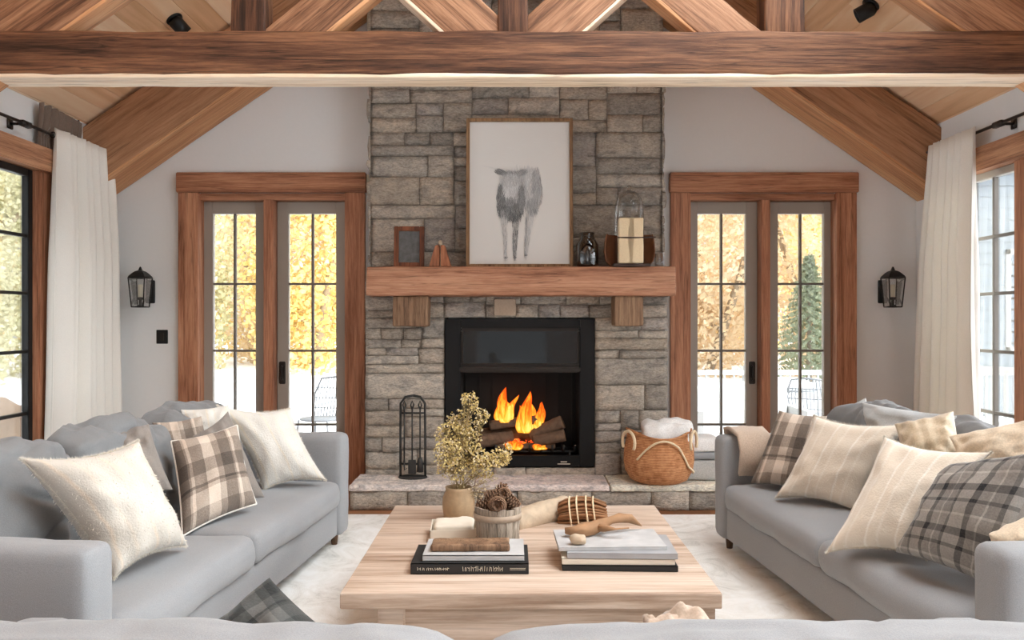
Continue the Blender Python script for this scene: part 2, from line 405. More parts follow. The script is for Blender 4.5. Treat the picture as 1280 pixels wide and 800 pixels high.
M['lampglass'] = glass_mat('lantern_glass', 0.10, (0.92, 0.93, 0.93, 1))
M['cloche'] = glass_mat('cloche_glass', 0.05, (0.88, 0.87, 0.85, 1))
M['smoke'] = glass_mat('smoky_glass', 0.10, (0.42, 0.41, 0.39, 1))
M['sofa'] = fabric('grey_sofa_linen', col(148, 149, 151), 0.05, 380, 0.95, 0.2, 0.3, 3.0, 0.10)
M['sofaback_shaded'] = fabric('shaded_grey_linen', col(124, 125, 126), 0.06, 380, 0.95, 0.2, 0.3, 3.0, 0.10)  # sofa linen darkened; shade on the backs is in the colour
M['welt'] = fabric('grey_welt', col(120, 120, 122), 0.05, 380, 0.95, 0.1)
M['foot'] = wood('dark_foot_wood', col(60, 44, 32), col(96, 72, 54), col(120, 92, 70), 'Z', 20)
M['curtain'] = fabric('cream_curtain_linen', col(248, 245, 237), 0.02, 300, 0.95, 0.1, 0.2, 2.0, 0.04)
_nt = M['curtain'].node_tree; _b = _nt.nodes['Principled BSDF']      # light glows through the linen
_tl = N(_nt, 'ShaderNodeBsdfTranslucent'); _tl.inputs[0].default_value = col(246, 241, 230); _mx = N(_nt, 'ShaderNodeMixShader'); _mx.inputs[0].default_value = 0.12
_nt.links.new(_b.outputs[0], _mx.inputs[1]); _nt.links.new(_tl.outputs[0], _mx.inputs[2]); _nt.links.new(_mx.outputs[0], _nt.nodes['Material Output'].inputs[0])
M['heading'] = fabric('taupe_heading_cloth', col(120, 104, 92), 0.1, 200)
M['cream'] = striped('cream_wool', col(210, 204, 194), col(226, 212, 194), 2.4)
M['cream2'] = striped('ivory_wool', col(218, 215, 208), col(226, 217, 200), 2.4)
M['cream3'] = striped('blush_cream_wool', col(231, 220, 204), col(246, 240, 230), 3.2)
M['fuzz'] = plain('cream_wool_fibre', col(219, 212, 199), 1.0, spec=0.1, nscale=8, namp=0.04)
M['plaid'] = plaid('taupe_plaid', (col(70, 63, 58), col(128, 115, 104), col(214, 198, 182)), 1.5, 1.4)
M['plaid2'] = plaid('charcoal_plaid', (col(44, 44, 46), col(122, 118, 114), col(196, 189, 180)), 2.6, 2.6,
                    [(0, 0.05), (0.14, 0.55), (0.34, 0.85), (0.38, 0.5), (0.58, 0.15), (0.66, 0.7)],
                    [(0, 0.1), (0.16, 0.7), (0.42, 0.95), (0.47, 0.6), (0.72, 0.15), (0.8, 0.6)])
M['plaid3'] = plaid('dark_plaid', (col(30, 32, 31), col(64, 65, 63), col(108, 107, 104)), 2.0, 2.0)
M['greycloth'] = fabric('warm_grey_cloth', col(138, 130, 123), 0.08, 240)
M['coolcloth'] = fabric('cool_grey_cloth', col(176, 178, 178), 0.08, 240)
M['beige'] = fabric('beige_satin', col(196, 178, 152), 0.1, 160, 0.5, 0.4, 0.15)
M['beige2'] = fabric('beige_wool', col(214, 196, 172), 0.1, 160, 0.9, 0.3, 0.3)
M['throw'] = fabric('folded_beige_throw', col(190, 170, 152), 0.08, 160)
M['piping'] = fabric('cream_piping', col(226, 220, 210), 0.04, 200)
M['whitecloth'] = fabric('white_blanket', col(232, 230, 227), 0.04, 120, 0.95, 0.2, 0.4)
M['greyblanket'] = fabric('grey_blanket', col(176, 174, 170), 0.06, 120, 0.95, 0.2, 0.4)
M['paper'] = plain('cream_paper', col(216, 206, 190), 0.8, nscale=20, namp=0.04)
M['page'] = plain('page_edges', col(226, 220, 208), 0.9, nscale=120, namp=0.12)
M['mag'] = plain('grey_magazine_cover', col(158, 158, 160), 0.45, nscale=9, namp=0.3)
M['mag2'] = plain('pale_magazine_cover', col(186, 185, 184), 0.5, nscale=14, namp=0.28)
M['bookblack'] = plain('black_book_cloth', col(30, 29, 29), 0.6, nscale=60, namp=0.15)
M['ink'] = plain('cream_foil', col(214, 204, 184), 0.5, nscale=60, namp=0.2)
M['darkframe'] = wood('walnut_frame', col(66, 36, 22), col(112, 64, 40), col(146, 90, 60), 'Z', 22)
M['gilt'] = wood('bronze_oak_frame', col(92, 66, 42), col(132, 98, 66), col(158, 124, 88), 'Z', 30, 0.05)
M['canvas'] = plain('ivory_canvas', col(214, 210, 204), 0.8, nscale=3, namp=0.025)
M['photo'] = plain('grey_photo_print', col(86, 88, 88), 0.25, nscale=26, namp=0.75)
M['redwood'] = wood('reddish_carved_wood', col(100, 56, 36), col(154, 96, 66), col(186, 126, 92), 'Z', 24)
M['leather'] = plain('tan_leather', col(128, 84, 56), 0.55, nscale=14, namp=0.25, bump=0.1)
M['strap'] = plain('dark_leather_strap', col(58, 38, 28), 0.6, nscale=20, namp=0.2)
M['wrap'] = fabric('cream_linen_wrap', col(226, 204, 168), 0.06, 200)
M['bark'] = plain('charred_bark', col(104, 80, 62), 0.95, nscale=30, namp=0.6, bump=0.8)
M['logend'] = plain('split_log_wood', col(124, 92, 66), 0.9, nscale=24, namp=0.35, bump=0.3)
M['stave'] = wood('weathered_stave_wood', col(112, 100, 88), col(156, 142, 126), col(186, 172, 156), 'Z', 40, 0.06)
M['hoop'] = plain('weathered_hoop', col(168, 148, 128), 0.7, nscale=60, namp=0.2)
M['cone'] = plain('pine_cone_brown', col(104, 76, 56), 0.9, nscale=50, namp=0.4)
M['conetip'] = plain('pine_cone_tip', col(136, 104, 80), 0.9, nscale=50, namp=0.4)
M['vase'] = plain('tan_stoneware', col(164, 138, 106), 0.7, nscale=40, namp=0.3, bump=0.2)
M['stem'] = plain('dry_stem', col(150, 130, 88), 0.9, nscale=30, namp=0.2)
M['bloom'] = plain('dry_yellow_bloom', col(222, 202, 140), 0.9, nscale=60, namp=0.25)
M['bloomw'] = plain('dry_ivory_bloom', col(226, 212, 182), 0.9, nscale=60, namp=0.15)
M['birch'] = plain('pale_birch_bark', col(184, 164, 140), 0.8, nscale=22, namp=0.4, bump=0.3)
M['drift'] = plain('brown_driftwood', col(156, 118, 84), 0.8, nscale=16, namp=0.4, bump=0.4)
M['twine'] = plain('pale_twine', col(222, 200, 166), 0.9, nscale=60, namp=0.15)
M['bowl'] = plain('woven_brown_grass', col(142, 100, 66), 0.85, nscale=24, namp=0.4, bump=0.5)
M['candle'] = plain('ivory_candle', col(236, 228, 206), 0.6, nscale=20, namp=0.03)
M['snow'] = plain('snow', col(242, 243, 246), 0.9, spec=0.1, nscale=1.5, namp=0.04)
M['patio'] = plain('grey_outdoor_metal', col(120, 122, 124), 0.6, nscale=10, namp=0.1)
M['rail'] = plain('pale_railing_paint', col(176, 176, 174), 0.7, nscale=10, namp=0.06)
M['bench'] = fabric('pale_outdoor_cushion', col(214, 214, 212), 0.05, 100)
M['trunk'] = plain('grey_tree_bark', col(158, 144, 124), 0.95, nscale=8, namp=0.3)
def leaf_mat(name, c, c2):
    m, nt, b = newmat(name); o = nt.nodes['Material Output']
    t = N(nt, 'ShaderNodeTexCoord'); n = N(nt, 'ShaderNodeTexNoise'); n.inputs['Scale'].default_value = 0.9; n.inputs['Detail'].default_value = 4
    nt.links.new(t.outputs['Object'], n.inputs['Vector']); r = ramp(nt, n.outputs['Fac'], [(0.35, c), (0.65, c2)])
    nt.links.new(r.outputs[0], b.inputs['Base Color']); b.inputs['Roughness'].default_value = 0.9; b.inputs['Specular IOR Level'].default_value = 0.1
    tl = N(nt, 'ShaderNodeBsdfTranslucent'); nt.links.new(r.outputs[0], tl.inputs[0])
    mx = N(nt, 'ShaderNodeMixShader'); mx.inputs[0].default_value = 0.5; nt.links.new(b.outputs[0], mx.inputs[1]); nt.links.new(tl.outputs[0], mx.inputs[2]); nt.links.new(mx.outputs[0], o.inputs[0])
    return m
M['gold'] = leaf_mat('golden_leaves', col(222, 194, 122), col(234, 216, 164))
M['ochre'] = leaf_mat('ochre_leaves', col(222, 198, 160), col(232, 218, 194))
M['olive'] = leaf_mat('yellow_green_leaves', col(206, 204, 168), col(222, 216, 184))
M['conifer'] = plain('conifer_needles', col(164, 170, 142), 0.9, spec=0.1, nscale=2, namp=0.25)
M['siding'] = plain('pale_house_siding', col(112, 124, 134), 0.8, nscale=2, namp=0.05)
M['rock'] = plain('brown_grey_rock', col(128, 108, 90), 0.95, nscale=4, namp=0.35, bump=0.6)
M['stone'] = stone_mat('chimney_stone')
M['hearthstone'] = stone_mat('hearth_stone')
M['mortar'] = plain('grey_mortar', col(150, 143, 134), 0.95, nscale=30, namp=0.15, bump=0.3)

# planked ceiling and floor: board tone from the board's own number
def planks(name, c0, c1, c2, wdt, length, across='X', grain=0.14, rough=0.55):
    m, nt, b = newmat(name)
    t = N(nt, 'ShaderNodeTexCoord'); sp = N(nt, 'ShaderNodeSeparateXYZ'); nt.links.new(t.outputs['Object'], sp.inputs[0])
    a, l = (0, 1) if across == 'X' else (1, 0)
    dv = N(nt, 'ShaderNodeMath', operation='DIVIDE'); dv.inputs[1].default_value = wdt; nt.links.new(sp.outputs[a], dv.inputs[0])
    fl = N(nt, 'ShaderNodeMath', operation='FLOOR'); nt.links.new(dv.outputs[0], fl.inputs[0])
    wn = N(nt, 'ShaderNodeTexWhiteNoise', noise_dimensions='1D'); nt.links.new(fl.outputs[0], wn.inputs['W'])
    ma = N(nt, 'ShaderNodeMath', operation='MULTIPLY_ADD'); ma.inputs[1].default_value = length; nt.links.new(wn.outputs['Value'], ma.inputs[0]); nt.links.new(sp.outputs[l], ma.inputs[2])
    d2 = N(nt, 'ShaderNodeMath', operation='DIVIDE'); d2.inputs[1].default_value = length; nt.links.new(ma.outputs[0], d2.inputs[0])
    f2 = N(nt, 'ShaderNodeMath', operation='FLOOR'); nt.links.new(d2.outputs[0], f2.inputs[0])
    cb = N(nt, 'ShaderNodeCombineXYZ'); nt.links.new(fl.outputs[0], cb.inputs[0]); nt.links.new(f2.outputs[0], cb.inputs[1])
    w2 = N(nt, 'ShaderNodeTexWhiteNoise', noise_dimensions='2D'); nt.links.new(cb.outputs[0], w2.inputs['Vector'])
    mp = N(nt, 'ShaderNodeMapping'); mp.inputs['Scale'].default_value = (9, 0.6, 9) if across == 'X' else (0.6, 9, 9)
    nt.links.new(t.outputs['Object'], mp.inputs[0])
    adv = N(nt, 'ShaderNodeVectorMath', operation='ADD'); nt.links.new(mp.outputs[0], adv.inputs[0])
    sc = N(nt, 'ShaderNodeVectorMath', operation='SCALE'); sc.inputs[3].default_value = 20; nt.links.new(w2.outputs['Color'], sc.inputs[0]); nt.links.new(sc.outputs[0], adv.inputs[1])
    n = N(nt, 'ShaderNodeTexNoise'); n.inputs['Scale'].default_value = 1.2; n.inputs['Detail'].default_value = 6; n.inputs['Distortion'].default_value = 0.8; nt.links.new(adv.outputs[0], n.inputs['Vector'])
    mm = N(nt, 'ShaderNodeMath', operation='MULTIPLY_ADD'); mm.inputs[1].default_value = 0.9
    nt.links.new(n.outputs['Fac'], mm.inputs[0])
    hf = N(nt, 'ShaderNodeMath', operation='MULTIPLY'); hf.inputs[1].default_value = 0.55; nt.links.new(w2.outputs['Value'], hf.inputs[0]); nt.links.new(hf.outputs[0], mm.inputs[2])
    r = ramp(nt, mm.outputs[0], [(0.35, c0), (1.0, c2), (0.68, c1)])
    nt.links.new(r.outputs[0], b.inputs['Base Color']); b.inputs['Roughness'].default_value = rough; b.inputs['Specular IOR Level'].default_value = 0.25
    fr = N(nt, 'ShaderNodeMath', operation='FRACT'); nt.links.new(dv.outputs[0], fr.inputs[0])
    gp = ramp(nt, fr.outputs[0], [(0.0, (0, 0, 0, 1)), (0.03, (1, 1, 1, 1)), (0.97, (1, 1, 1, 1)), (1.0, (0, 0, 0, 1))])
    bp = N(nt, 'ShaderNodeBump'); bp.inputs['Strength'].default_value = 0.6; bp.inputs['Distance'].default_value = 0.006
    nt.links.new(gp.outputs[0], bp.inputs['Height']); nt.links.new(bp.outputs[0], b.inputs['Normal'])
    return m
M['ceil'] = planks('pine_ceiling_boards', col(204, 152, 108), col(236, 192, 150), col(250, 220, 186), 0.17, 2.6)
M['floor'] = planks('brown_floor_boards', col(96, 62, 40), col(132, 88, 58), col(158, 110, 76), 0.14, 1.8, 'Y')

def rug_mat():
    m, nt, b = newmat('cream_rug_pile')
    t = N(nt, 'ShaderNodeTexCoord')
    n = N(nt, 'ShaderNodeTexNoise'); n.inputs['Scale'].default_value = 3.2; n.inputs['Detail'].default_value = 7; n.inputs['Roughness'].default_value = 0.72; n.inputs['Distortion'].default_value = 1.4
    v = N(nt, 'ShaderNodeTexNoise'); v.inputs['Scale'].default_value = 220; v.inputs['Detail'].default_value = 2
    nt.links.new(t.outputs['Object'], n.inputs['Vector']); nt.links.new(t.outputs['Object'], v.inputs['Vector'])
    r = ramp(nt, n.outputs['Fac'], [(0.34, col(216, 213, 206)), (0.62, col(250, 249, 246)), (0.46, col(240, 237, 231))])
    nt.links.new(r.outputs[0], b.inputs['Base Color']); b.inputs['Roughness'].default_value = 1; b.inputs['Specular IOR Level'].default_value = 0.05
    bp = N(nt, 'ShaderNodeBump'); bp.inputs['Strength'].default_value = 0.5; bp.inputs['Distance'].default_value = 0.006
    nt.links.new(v.outputs['Fac'], bp.inputs['Height']); nt.links.new(bp.outputs[0], b.inputs['Normal'])
    return m
M['rug'] = rug_mat()

def basket_mat():
    m, nt, b = newmat('woven_tan_rush')
    t = N(nt, 'ShaderNodeTexCoord')
    w = N(nt, 'ShaderNodeTexWave', bands_direction='Z'); w.inputs['Scale'].default_value = 26; w.inputs['Distortion'].default_value = 2.5; w.inputs['Detail'].default_value = 2
    n = N(nt, 'ShaderNodeTexNoise'); n.inputs['Scale'].default_value = 26; n.inputs['Detail'].default_value = 4
    nt.links.new(t.outputs['Object'], w.inputs['Vector']); nt.links.new(t.outputs['Object'], n.inputs['Vector'])
    ad = N(nt, 'ShaderNodeMath', operation='MULTIPLY_ADD'); ad.inputs[1].default_value = 0.35; nt.links.new(w.outputs['Fac'], ad.inputs[0]); nt.links.new(n.outputs['Fac'], ad.inputs[2])
    r = ramp(nt, ad.outputs[0], [(0.3, col(138, 88, 54)), (0.95, col(206, 152, 108)), (0.62, col(180, 122, 82))])
    nt.links.new(r.outputs[0], b.inputs['Base Color']); b.inputs['Roughness'].default_value = 0.8; b.inputs['Specular IOR Level'].default_value = 0.2
    bp = N(nt, 'ShaderNodeBump'); bp.inputs['Strength'].default_value = 0.6; bp.inputs['Distance'].default_value = 0.008
    nt.links.new(ad.outputs[0], bp.inputs['Height']); nt.links.new(bp.outputs[0], b.inputs['Normal'])
    return m
M['basket'] = basket_mat()

def flame_mat():
    """hot yellow heart, red tips, thinning to nothing at the rim"""
    m, nt, b = newmat('flame'); nt.nodes.remove(b)
    o = nt.nodes['Material Output']
    t = N(nt, 'ShaderNodeTexCoord'); sp = N(nt, 'ShaderNodeSeparateXYZ'); nt.links.new(t.outputs['Generated'], sp.inputs[0])
    mp = N(nt, 'ShaderNodeMapping'); mp.inputs['Scale'].default_value = (5, 5, 1.6); nt.links.new(t.outputs['Generated'], mp.inputs[0])
    n = N(nt, 'ShaderNodeTexNoise'); n.inputs['Scale'].default_value = 1.4; n.inputs['Detail'].default_value = 3; n.inputs['Distortion'].default_value = 1.0; nt.links.new(mp.outputs[0], n.inputs['Vector'])
    lw = N(nt, 'ShaderNodeLayerWeight'); lw.inputs[0].default_value = 0.5
    ad = N(nt, 'ShaderNodeMath', operation='MULTIPLY_ADD'); ad.inputs[1].default_value = 0.75; nt.links.new(n.outputs['Fac'], ad.inputs[0])
    hz = N(nt, 'ShaderNodeMath', operation='MULTIPLY'); hz.inputs[1].default_value = 0.42; nt.links.new(sp.outputs[2], hz.inputs[0]); nt.links.new(hz.outputs[0], ad.inputs[2])
    a2 = N(nt, 'ShaderNodeMath', operation='MULTIPLY_ADD'); a2.inputs[1].default_value = 0.40; nt.links.new(lw.outputs['Facing'], a2.inputs[0]); nt.links.new(ad.outputs[0], a2.inputs[2])
    r = ramp(nt, a2.outputs[0], [(0.36, (1.0, 0.70, 0.16, 1)), (1.0, (0.55, 0.02, 0.004, 1)), (0.52, (1.0, 0.42, 0.03, 1)), (0.72, (1.0, 0.12, 0.008, 1))])
    e = N(nt, 'ShaderNodeEmission'); e.inputs['Strength'].default_value = 1.35; nt.links.new(r.outputs[0], e.inputs[0])
    al = ramp(nt, lw.outputs['Facing'], [(0.35, (0.9, 0.9, 0.9, 1)), (0.95, (0.0, 0.0, 0.0, 1))])
    tr = N(nt, 'ShaderNodeBsdfTransparent'); mx = N(nt, 'ShaderNodeMixShader'); nt.links.new(al.outputs[0], mx.inputs[0])
    nt.links.new(tr.outputs[0], mx.inputs[1]); nt.links.new(e.outputs[0], mx.inputs[2]); nt.links.new(mx.outputs[0], o.inputs[0])
    return m
M['flame'] = flame_mat()
def ember_mat():
    m, nt, b = newmat('glowing_embers')
    t = N(nt, 'ShaderNodeTexCoord'); n = N(nt, 'ShaderNodeTexNoise'); n.inputs['Scale'].default_value = 22; n.inputs['Detail'].default_value = 3; nt.links.new(t.outputs['Object'], n.inputs['Vector'])
    r = ramp(nt, n.outputs['Fac'], [(0.42, (0.0, 0.0, 0.0, 1)), (0.66, (1.0, 0.22, 0.03, 1)), (0.52, (0.8, 0.06, 0.01, 1))])
    b.inputs['Base Color'].default_value = col(40, 28, 24); b.inputs['Roughness'].default_value = 0.9
    nt.links.new(r.outputs[0], b.inputs['Emission Color']); b.inputs['Emission Strength'].default_value = 1.6
    return m
M['ember'] = ember_mat()

# ------------------------------------------------------------------ the room
WX = 3.37; WY = 6.67; PL = 2.95; SL = 0.69; Y0 = -1.6
RIDGE = PL + WX*SL
def roof_z(x): return RIDGE - abs(x)*SL
ANG = math.atan(SL)

struct(boxo('floor', (-WX-0.15, WX+0.15, Y0, WY+0.5, -0.12, 0.0), M['floor'], bev=0), 'brown plank floor under the rug', 'floor')

# gable wall, with two door openings
D1 = (-2.68, -1.30); D2 = (1.335, 2.79); DH = 2.45
def gable():
    bm = bmesh.new()
    y0, y1 = WY, WY+0.16
    def quadprism(pts):
        f = [bm.verts.new((x, y0, z)) for x, z in pts]; b = [bm.verts.new((x, y1, z)) for x, z in pts]
        bm.faces.new(f); bm.faces.new(list(reversed(b)))
        for i in range(len(pts)):
            j = (i+1) % len(pts); bm.faces.new((f[j], f[i], b[i], b[j]))
    xs = [-WX-0.15, D1[0], D1[1], D2[0], D2[1], WX+0.15]
    for i in range(5):
        a, b_ = xs[i], xs[i+1]
        z0 = DH if i in (1, 3) else -0.02
        top = [(b_, roof_z(b_)+0.06)] + ([(0, RIDGE+0.06)] if a < 0 < b_ else []) + [(a, roof_z(a)+0.06)]
        quadprism([(a, z0), (b_, z0)] + top)
    return bm
struct(obj('wall_back', gable(), M['wall'], smooth=False), 'light grey gable wall behind the fireplace', 'wall')

# side walls: openings for the tall windows, header beam above
def side_wall(sx, opens):
    bm = bmesh.new(); x0, x1 = sx*WX, sx*(WX+0.15)
    bx(bm, x0, x1, Y0, WY, 2.56, PL+0.06, 0)
    cur = Y0
    for a, b_ in opens:
        if a > cur: bx(bm, x0, x1, cur, a, 0, 2.57, 0)
        cur = b_ + (0.12 if (sx < 0 and b_ == opens[-1][1]) else 0)
    bx(bm, x0, x1, cur, WY, 0, 2.57, 0)
    bx(bm, x0, x1, Y0, WY, -0.02, 0.06, 0)
    return bm
LOP = [(-1.2, 0.55), (0.75, 2.3), (2.5, 3.95), (4.15, 5.62)]
ROP = [(-1.2, 0.45), (0.65, 2.2), (2.4, 3.75), (3.95, 5.09), (5.29, 6.16)]
struct(obj('wall_left', side_wall(-1, LOP), M['wall'], smooth=False), 'light grey wall above the left windows', 'wall')
struct(obj('wall_right', side_wall(1, ROP), M['wall'], smooth=False), 'light grey wall above the right windows', 'wall')

# pitched board ceiling: two slopes, each a slab turned to the pitch
RL = math.hypot(WX+0.2, (WX+0.2)*SL)
for sx, side in ((-1, 'left'), (1, 'right')):
    bm = bmesh.new(); a, b_, c, d = ROOF_GAP
    if sx < 0: c = d = 2.0      # the added roof opening is on the right slope only
    bx(bm, 0, sx*a, Y0-0.2, WY+0.2, 0, 0.08, 0); bx(bm, sx*b_, sx*RL, Y0-0.2, WY+0.2, 0, 0.08, 0)
    bx(bm, sx*a, sx*b_, Y0-0.2, c, 0, 0.08, 0); bx(bm, sx*a, sx*b_, d, WY+0.2, 0, 0.08, 0)
    o = obj('ceiling', bm, M['ceil'], smooth=False, mw=Matrix.Translation((0, 0, RIDGE)) @ Matrix.Rotation(sx*ANG, 4, 'Y'))
    o.name = 'ceiling' if sx < 0 else 'ceiling.001'
    struct(o, 'pine board ceiling slope on the %s' % side, 'ceiling')

# unseen wall added behind the camera, its narrow opening sized for the light
def front_wall():
    bm = bmesh.new(); y0, y1 = Y0-0.16, Y0
    bx(bm, -WX-0.15, -0.6, y0, y1, 0, 2.5, 0); bx(bm, 0.6, WX+0.15, y0, y1, 0, 2.5, 0)
    pts = [(-WX-0.15, 2.5), (WX+0.15, 2.5), (WX+0.15, roof_z(WX+0.15)+0.05), (0, RIDGE+0.05), (-WX-0.15, roof_z(WX+0.15)+0.05)]
    f = [bm.verts.new((x, y1, z)) for x, z in pts]; b = [bm.verts.new((x, y0, z)) for x, z in pts]
    bm.faces.new(list(reversed(f))); bm.faces.new(b)
    for i in range(5): bm.faces.new((f[i], f[(i+1) % 5], b[(i+1) % 5], b[i]))
    return bm
struct(obj('wall_front', front_wall(), M['wall'], smooth=False), 'light grey unseen wall added behind the viewer', 'wall')

# ---- timber members: length along the local X axis
def timber(name, a, b_, depth, width, m, parent, under=None, up=None, seed=0.0, nz=0.006, r=0.012, underk='underside'):
    """a, b_ = ends of the centre line; depth measured across in the truss plane, width along Y"""
    a, b_ = Vector(a), Vector(b_); L = (b_-a).length
    xa = (b_-a).normalized(); ya = Vector((0, 1, 0)); za = xa.cross(ya).normalized()
    if za.z < 0: za = -za; ya = za.cross(xa)
    mw = Matrix((xa, ya, za)).transposed().to_4x4(); mw.translation = (a+b_)/2
    n = max(4, int(L/0.12))
    bm = soft_box(bmesh.new(), 0, 0, 0, L/2, width/2, depth/2, r, (n, 3, 4), nz=nz, ns=4.0, seed=seed)
    o = obj(name, bm, m, parent, mw=mw)
    if under:  # board added underneath; its brightness is coloured in, not lit
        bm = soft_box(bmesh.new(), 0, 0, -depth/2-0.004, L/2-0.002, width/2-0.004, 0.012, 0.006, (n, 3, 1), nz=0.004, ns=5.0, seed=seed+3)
        u = obj(underk, bm, under, o); u['label'] = 'underside coloured paler, as if lit from below'
    return o

# near truss
TY = 4.495; TB, TT = 2.751, 2.993
tr = thing('roof_truss', 'heavy timber roof truss crossing the room nearest the camera', 'truss', (0, TY, TB))
def loc(o):    # part meshes are laid out in world coordinates; bring them under their thing
    return o
def under(root, parts):
    inv = root.matrix_basis.inverted()
    for p in parts: p.matrix_basis = inv @ p.matrix_basis
tps = []
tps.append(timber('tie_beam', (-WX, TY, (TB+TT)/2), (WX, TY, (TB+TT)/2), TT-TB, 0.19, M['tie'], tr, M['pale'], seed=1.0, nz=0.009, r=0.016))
tps.append(timber('king_post', (0.004, TY, TT-0.01), (0.004, TY, RIDGE-0.1), 0.168, 0.16, M['tie'], tr, seed=2))
for x, w in ((-1.459, 0.19), (1.507, 0.222)):
    tps.append(timber('queen_post', (x, TY, TT-0.01), (x, TY, roof_z(x)-0.1), w, 0.16, M['tie'], tr, seed=3+x))
for s in (-1, 1):
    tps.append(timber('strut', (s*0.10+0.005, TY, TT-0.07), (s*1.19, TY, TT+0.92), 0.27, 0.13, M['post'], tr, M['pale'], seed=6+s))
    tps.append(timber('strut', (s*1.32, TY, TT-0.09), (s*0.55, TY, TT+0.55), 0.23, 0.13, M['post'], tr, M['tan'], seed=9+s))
    off = 0.30
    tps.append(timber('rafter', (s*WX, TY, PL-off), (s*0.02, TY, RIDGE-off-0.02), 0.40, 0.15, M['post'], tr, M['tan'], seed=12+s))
under(tr, tps)

# truss against the gable wall
g = thing('roof_truss', 'broad sloping timber rafters set against the gable wall', 'truss', (0, 6.45, PL))
gps = []
for s in (-1, 1):
    off = 0.29
    a = Vector((s*(WX+0.22), 6.47, PL - off - 0.22*SL)); b_ = Vector((s*0.05, 6.47, RIDGE - off - 0.04))
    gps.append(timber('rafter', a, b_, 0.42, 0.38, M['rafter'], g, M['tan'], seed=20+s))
under(g, gps)

# ------------------------------------------------------------------ glazed doors
def french_door(name, label, x0, x1, mull, l0, l1, handle_on):
    """x0..x1 casing; mull = post; l0, l1 = (x extents of the two leaves)"""
    d = bpy.data.objects.new(name, None); C.objects.link(d); struct(d, label, 'door'); d.location = ((x0+x1)/2, WY, 0)
    inv = Matrix.Translation(d.location).inverted()
    def part(n, args, m, par=d, bev=0.004):
        o = boxo(n, args, m, par, bev)
        if par is d: o.matrix_basis = inv @ o.matrix_basis
        return o
    cw = 0.165; zt = 2.455
    part('header_casing', (x0-0.01, x1+0.01, WY-0.07, WY-0.003, zt, 2.62), M['casing_x'], bev=0.006)
    part('side_casing', (x0, x0+cw, WY-0.05, WY+0.165, 0.0, zt), M['casing_z'])
    part('side_casing', (x1-cw, x1, WY-0.05, WY+0.165, 0.0, zt), M['casing_z'])
    part('head_jamb', (x0+cw, x1-cw, WY-0.005, WY+0.165, zt-0.055, zt), M['casing_x'])
    part('center_post', (mull[0], mull[1], WY-0.02, WY+0.165, 0.0, zt-0.055), M['casing_z'])
    part('threshold', (x0+cw, x1-cw, WY-0.02, WY+0.165, -0.01, 0.02), M['casing_x'])
    for k, (a, b_) in enumerate((l0, l1)):
        ya, yb = WY+0.085, WY+0.14
        st, rt, rb = 0.095, 0.10, 0.20
        zb = 0.022; zt2 = zt-0.058
        bm = bmesh.new()
        bx(bm, a, a+st, ya, yb, zb, zt2); bx(bm, b_-st, b_, ya, yb, zb, zt2)
        bx(bm, a+st, b_-st, ya, yb, zt2-rt, zt2); bx(bm, a+st, b_-st, ya, yb, zb, zb+rb)
        lf = obj('door_leaf', bm, M['leaf'], d, smooth=False); lf.matrix_basis = inv @ lf.matrix_basis
        part('glass_pane', (a+st-0.01, b_-st+0.01, (ya+yb)/2-0.003, (ya+yb)/2+0.003, zb+rb-0.01, zt2-rt+0.01), M['glass'], lf, 0)
        bm = bmesh.new(); mx = (a+b_)/2
        bx(bm, mx-0.009, mx+0.009, ya+0.008, yb-0.008, zb+rb, zt2-rt, 0.002)
        for z in (1.705, 1.14, 0.515):
            bx(bm, a+st, b_-st, ya+0.009, yb-0.009, z-0.009, z+0.009, 0.002)
        obj('muntin_grid', bm, M['muntin'], lf, smooth=False)
        if k == handle_on:
            hx = a+0.045 if handle_on == 1 else b_-0.045
            bm = bmesh.new(); bx(bm, hx-0.026, hx+0.026, ya-0.014, ya+0.001, 0.86, 1.05, 0.005)
            h = obj('handle', bm, M['bronze'], lf, smooth=False); h['label'] = 'dark metal pull handle and plate'
            bm = bmesh.new(); tube(bm, [(hx, ya-0.012, 0.90), (hx, ya-0.032, 0.905), (hx, ya-0.036, 0.955), (hx, ya-0.032, 1.005), (hx, ya-0.012, 1.01)], 0.009, 8)
            obj('pull', bm, M['bronze'], lf)
    return d
def xw(px, d=WY+0.085): return (px-640)*d/1000
french_door('door_1', 'wood cased french door left of the fireplace', -2.765, -1.22, (xw(334), xw(346)), (xw(252), xw(333.5)), (xw(346.5), xw(434)), 1)
french_door('door_2', 'wood cased french door right of the fireplace', 1.315, 2.855, (xw(947), xw(958)), (xw(858), xw(946.5)), (xw(958.5), xw(1044)), 0)

